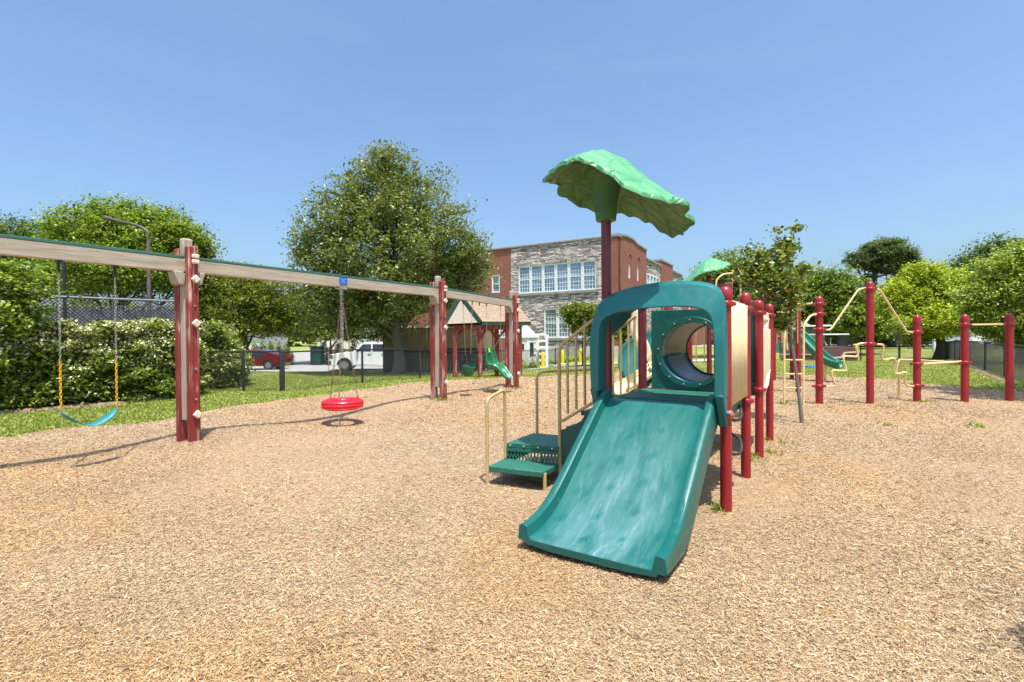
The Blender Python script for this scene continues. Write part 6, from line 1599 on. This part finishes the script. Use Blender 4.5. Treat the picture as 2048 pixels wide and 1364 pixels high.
p = at(131, 700, 15); PL = thing('pole', (p.x, p.y, H(p.x, p.y)), 'dark green pole standing behind the hedge beside the swing chain', 'pole'); obj('shaft', MB().tube([(p.x, p.y, -.1), (p.x, p.y, at(131, 515, 15).z)], .045, 8), M['black'], PL)
lamp('small grey lamp on a thin pole behind the golf cart', 1693, 700, 40, 643, [(1693, 640), (1688, 638.5), (1684, 639)], .05, 'galv')
p = at(1659, 700, 50); UP = thing('utility_pole', (p.x, p.y, H(p.x, p.y)), 'grey utility pole standing against the dark trees', 'utility pole')
M['poleg'] = paint('pole_grey', (.42, .40, .38), .8, .15, 3)
obj('shaft', MB().tube([(p.x, p.y, -.1), (p.x, p.y, at(1659, 562, 50).z)], [.15, .1], 10), M['poleg'], UP); tz2 = at(1659, 578, 50).z; obj('cross_arm', MB().box((p.x, p.y, tz2), (1.0, .12, .12)), M['poleg'], UP)
obj('insulator', MB().lathe((p.x + .4, p.y, tz2), [(.05, .06), (.07, .2)], 8), M['white'], UP)
mb = MB(); mb.tube(bez([(p.x - 30, p.y, tz2 - .2), (p.x, p.y - 0, tz2 - 3.4), (p.x + 30, p.y, tz2 - .6)], 20), .012, 5); obj('cable', mb, M['wire'], UP)
# sign on post, bins and far white houses
p = at(657, 700, 33); z = H(p.x, p.y); SG = thing('road_sign', (p.x, p.y, z), 'small white sign on a thin post left of the white truck', 'sign')
obj('post', MB().tube([(p.x, p.y, z), (p.x, p.y, z + 2.1)], .03, 6), M['galv'], SG); obj('plate', MB().box((p.x, p.y - .04, at(657, 688, 33).z), (.19, .02, .42)), M['white'], SG, bevel=.004)
p = at(634, 700, 42); z = H(p.x, p.y); BN = thing('utility_box', (p.x, p.y, z), 'dark utility cabinet under the trees behind the road', 'cabinet'); obj('case', MB().box((p.x, p.y, z + .75), (.9, .7, 1.5)), M['darkteal'], BN, bevel=.04); obj('lid', MB().box((p.x, p.y, z + 1.54), (.96, .76, .06)), M['black'], BN)
p = at(522, 700, 46); z = H(p.x, p.y); WB = thing('wheelie_bin', (p.x, p.y, z), 'blue bin beside the pale garage behind the red car', 'bin'); obj('bin_body', MB().prism([(p.x - .26, p.y - .3, z), (p.x + .26, p.y - .3, z), (p.x + .34, p.y - .3, z + 1.4), (p.x - .34, p.y - .3, z + 1.4)], (0, .6, 0)), M['blue'], WB, bevel=.03); obj('lid', MB().box((p.x, p.y, z + 1.45), (.72, .68, .07)), M['blue'], WB)
def house(label, px, Y_, w_, h_, dp, roofh, wall='white', roofm='brownpanel', name='house', wins=3):
    p = at(px, 700, Y_); z = H(p.x, p.y) - .1; r_ = thing(name, (p.x, p.y, z), label, 'house')
    obj('wall', MB().box((p.x, p.y, z + h_ / 2), (w_, dp, h_)), M[wall], r_)
    obj('roof', MB().prism([(p.x - w_ / 2 - .3, p.y - dp / 2 - .4, z + h_), (p.x - w_ / 2 - .3, p.y + dp / 2 + .4, z + h_), (p.x - w_ / 2 - .3, p.y, z + h_ + roofh)], (w_ + .6, 0, 0)), M[roofm], r_)
    for i in range(wins):
        x = p.x - w_ / 2 + w_ * (i + .5) / wins
        wd = obj('window', MB().box((x, p.y - dp / 2 - .02, z + h_ * .55), (1.0, .06, 1.2)), M['white'], r_); obj('pane', MB().box((x, p.y - dp / 2 - .06, z + h_ * .55), (.8, .03, 1.0)), M['wingrey'], wd)
    return r_
M['palewall'] = paint('pale_siding', (.62, .60, .54), .7, .06, 2)
house('pale garage behind the red car under the olive tree', 494, 50, 5.5, 3.0, 6, 1.4, 'palewall', wins=2)
house('pale house beyond the road behind the white truck', 716, 66, 8, 3.2, 7, 1.8, 'palewall', 'brownpanel')
house('white porch house behind the right fence under the pale tree', 1975, 66, 13, 3.4, 7, 2.0, 'white', 'stonecap')
house('low dark house in the shade behind the field', 1760, 64, 10, 2.8, 6, 1.6, 'darkboard', 'black')
house('white house partly hidden right of the round tree', 1900, 70, 7, 3.6, 7, 2.0, 'white', 'brownpanel')
p = onG(1868, 704); WP = thing('marker_post', p, 'short white marker post at the far end of the fence', 'post'); obj('shaft', MB().box(p + dn * .45, (.16, .16, .9)), M['white'], WP, bevel=.02); obj('post_cap', MB().box(p + dn * .93, (.24, .24, .06)), M['white'], WP)
p = onG(1748, 728); 
# distant woods closing the horizon
def woods(label, x0, x1, y, h0, n_, seed, pal):
    r = np.random.default_rng(seed); m_ = n_ // 30; cx = x0 + (x1 - x0) * r.random(m_); cy = y + r.normal(0, 4, m_); hh = h0 * (.75 + .25 * vnoise(cx, cx * 0, .07, seed) + .12 * vnoise(cx, cx * 0, .31, seed + 1)); cz = hh * (r.random(m_) ** .6)
    c = np.stack([cx, cy - (1 - cz / h0) * 2, cz - .5], 1); P = (c[:, None, :] + r.normal(0, 1.1, (m_, 30, 3)) * np.array([1, 1, .7])).reshape(-1, 3)
    V, F, t = leaf_cards(P, 1.0, pal, seed); o = fast('woods', V, F, M['leaf'], None, t); tag(o, label, 'woods', kind='stuff')
woods('far belt of trees closing the view beyond the road', -110, 30, 88, 8.5, 26000, 61, 'mid')
woods('distant tree belt on the right behind the houses', 30, 190, 98, 11, 26000, 62, 'mid')
# mulch heaps along the right fence and the hedge foot
def mulch(label, pts, w_, seed):
    P = [Vector((p[0], p[1], 0)) for p in pts]; rows = []; r = random.Random(seed); S_ = []
    for a_, b_ in zip(P[:-1], P[1:]):
        k = max(2, int((b_ - a_).length / .15)); S_ += [a_.lerp(b_, j / k) for j in range(k)]
    for i, q_ in enumerate(S_):
        t_ = (S_[min(i + 1, len(S_) - 1)] - S_[max(0, i - 1)]).normalized(); nv = Vector((-t_.y, t_.x, 0)); ww = w_ * (.6 + .6 * r.random()) * (.15 + .85 * min(1, i / 6, (len(S_) - 1 - i) / 6))
        rows.append([(q_ + nv * ww * e_ + Vector((0, 0, H(*(q_ + nv * ww * e_).to_2d()) + z_ + r.uniform(-.01, .012)))) for e_, z_ in ((-1, -.02), (-.6, .03), (-.2, .06), (.2, .06), (.6, .03), (1, -.02))])
    o = obj('mulch', MB().strip(rows), M['rock']); tag(o, label, 'mulch', kind='stuff')
mulch('brown leaf litter along the hedge foot', [(h0.x + .2, h0.y - .75), (h1.x + .35, h1.y - .65), (h2.x + .35, h2.y - .65), (h3.x + .35, h3.y - .6)], .2, 1)
mulch('brown soil ridge along the right fence', [(fr0.x - .9, fr0.y - 1.5), (fr1.x - .45, fr1.y - .2), (fr2.x - .4, fr2.y)], .16, 2)
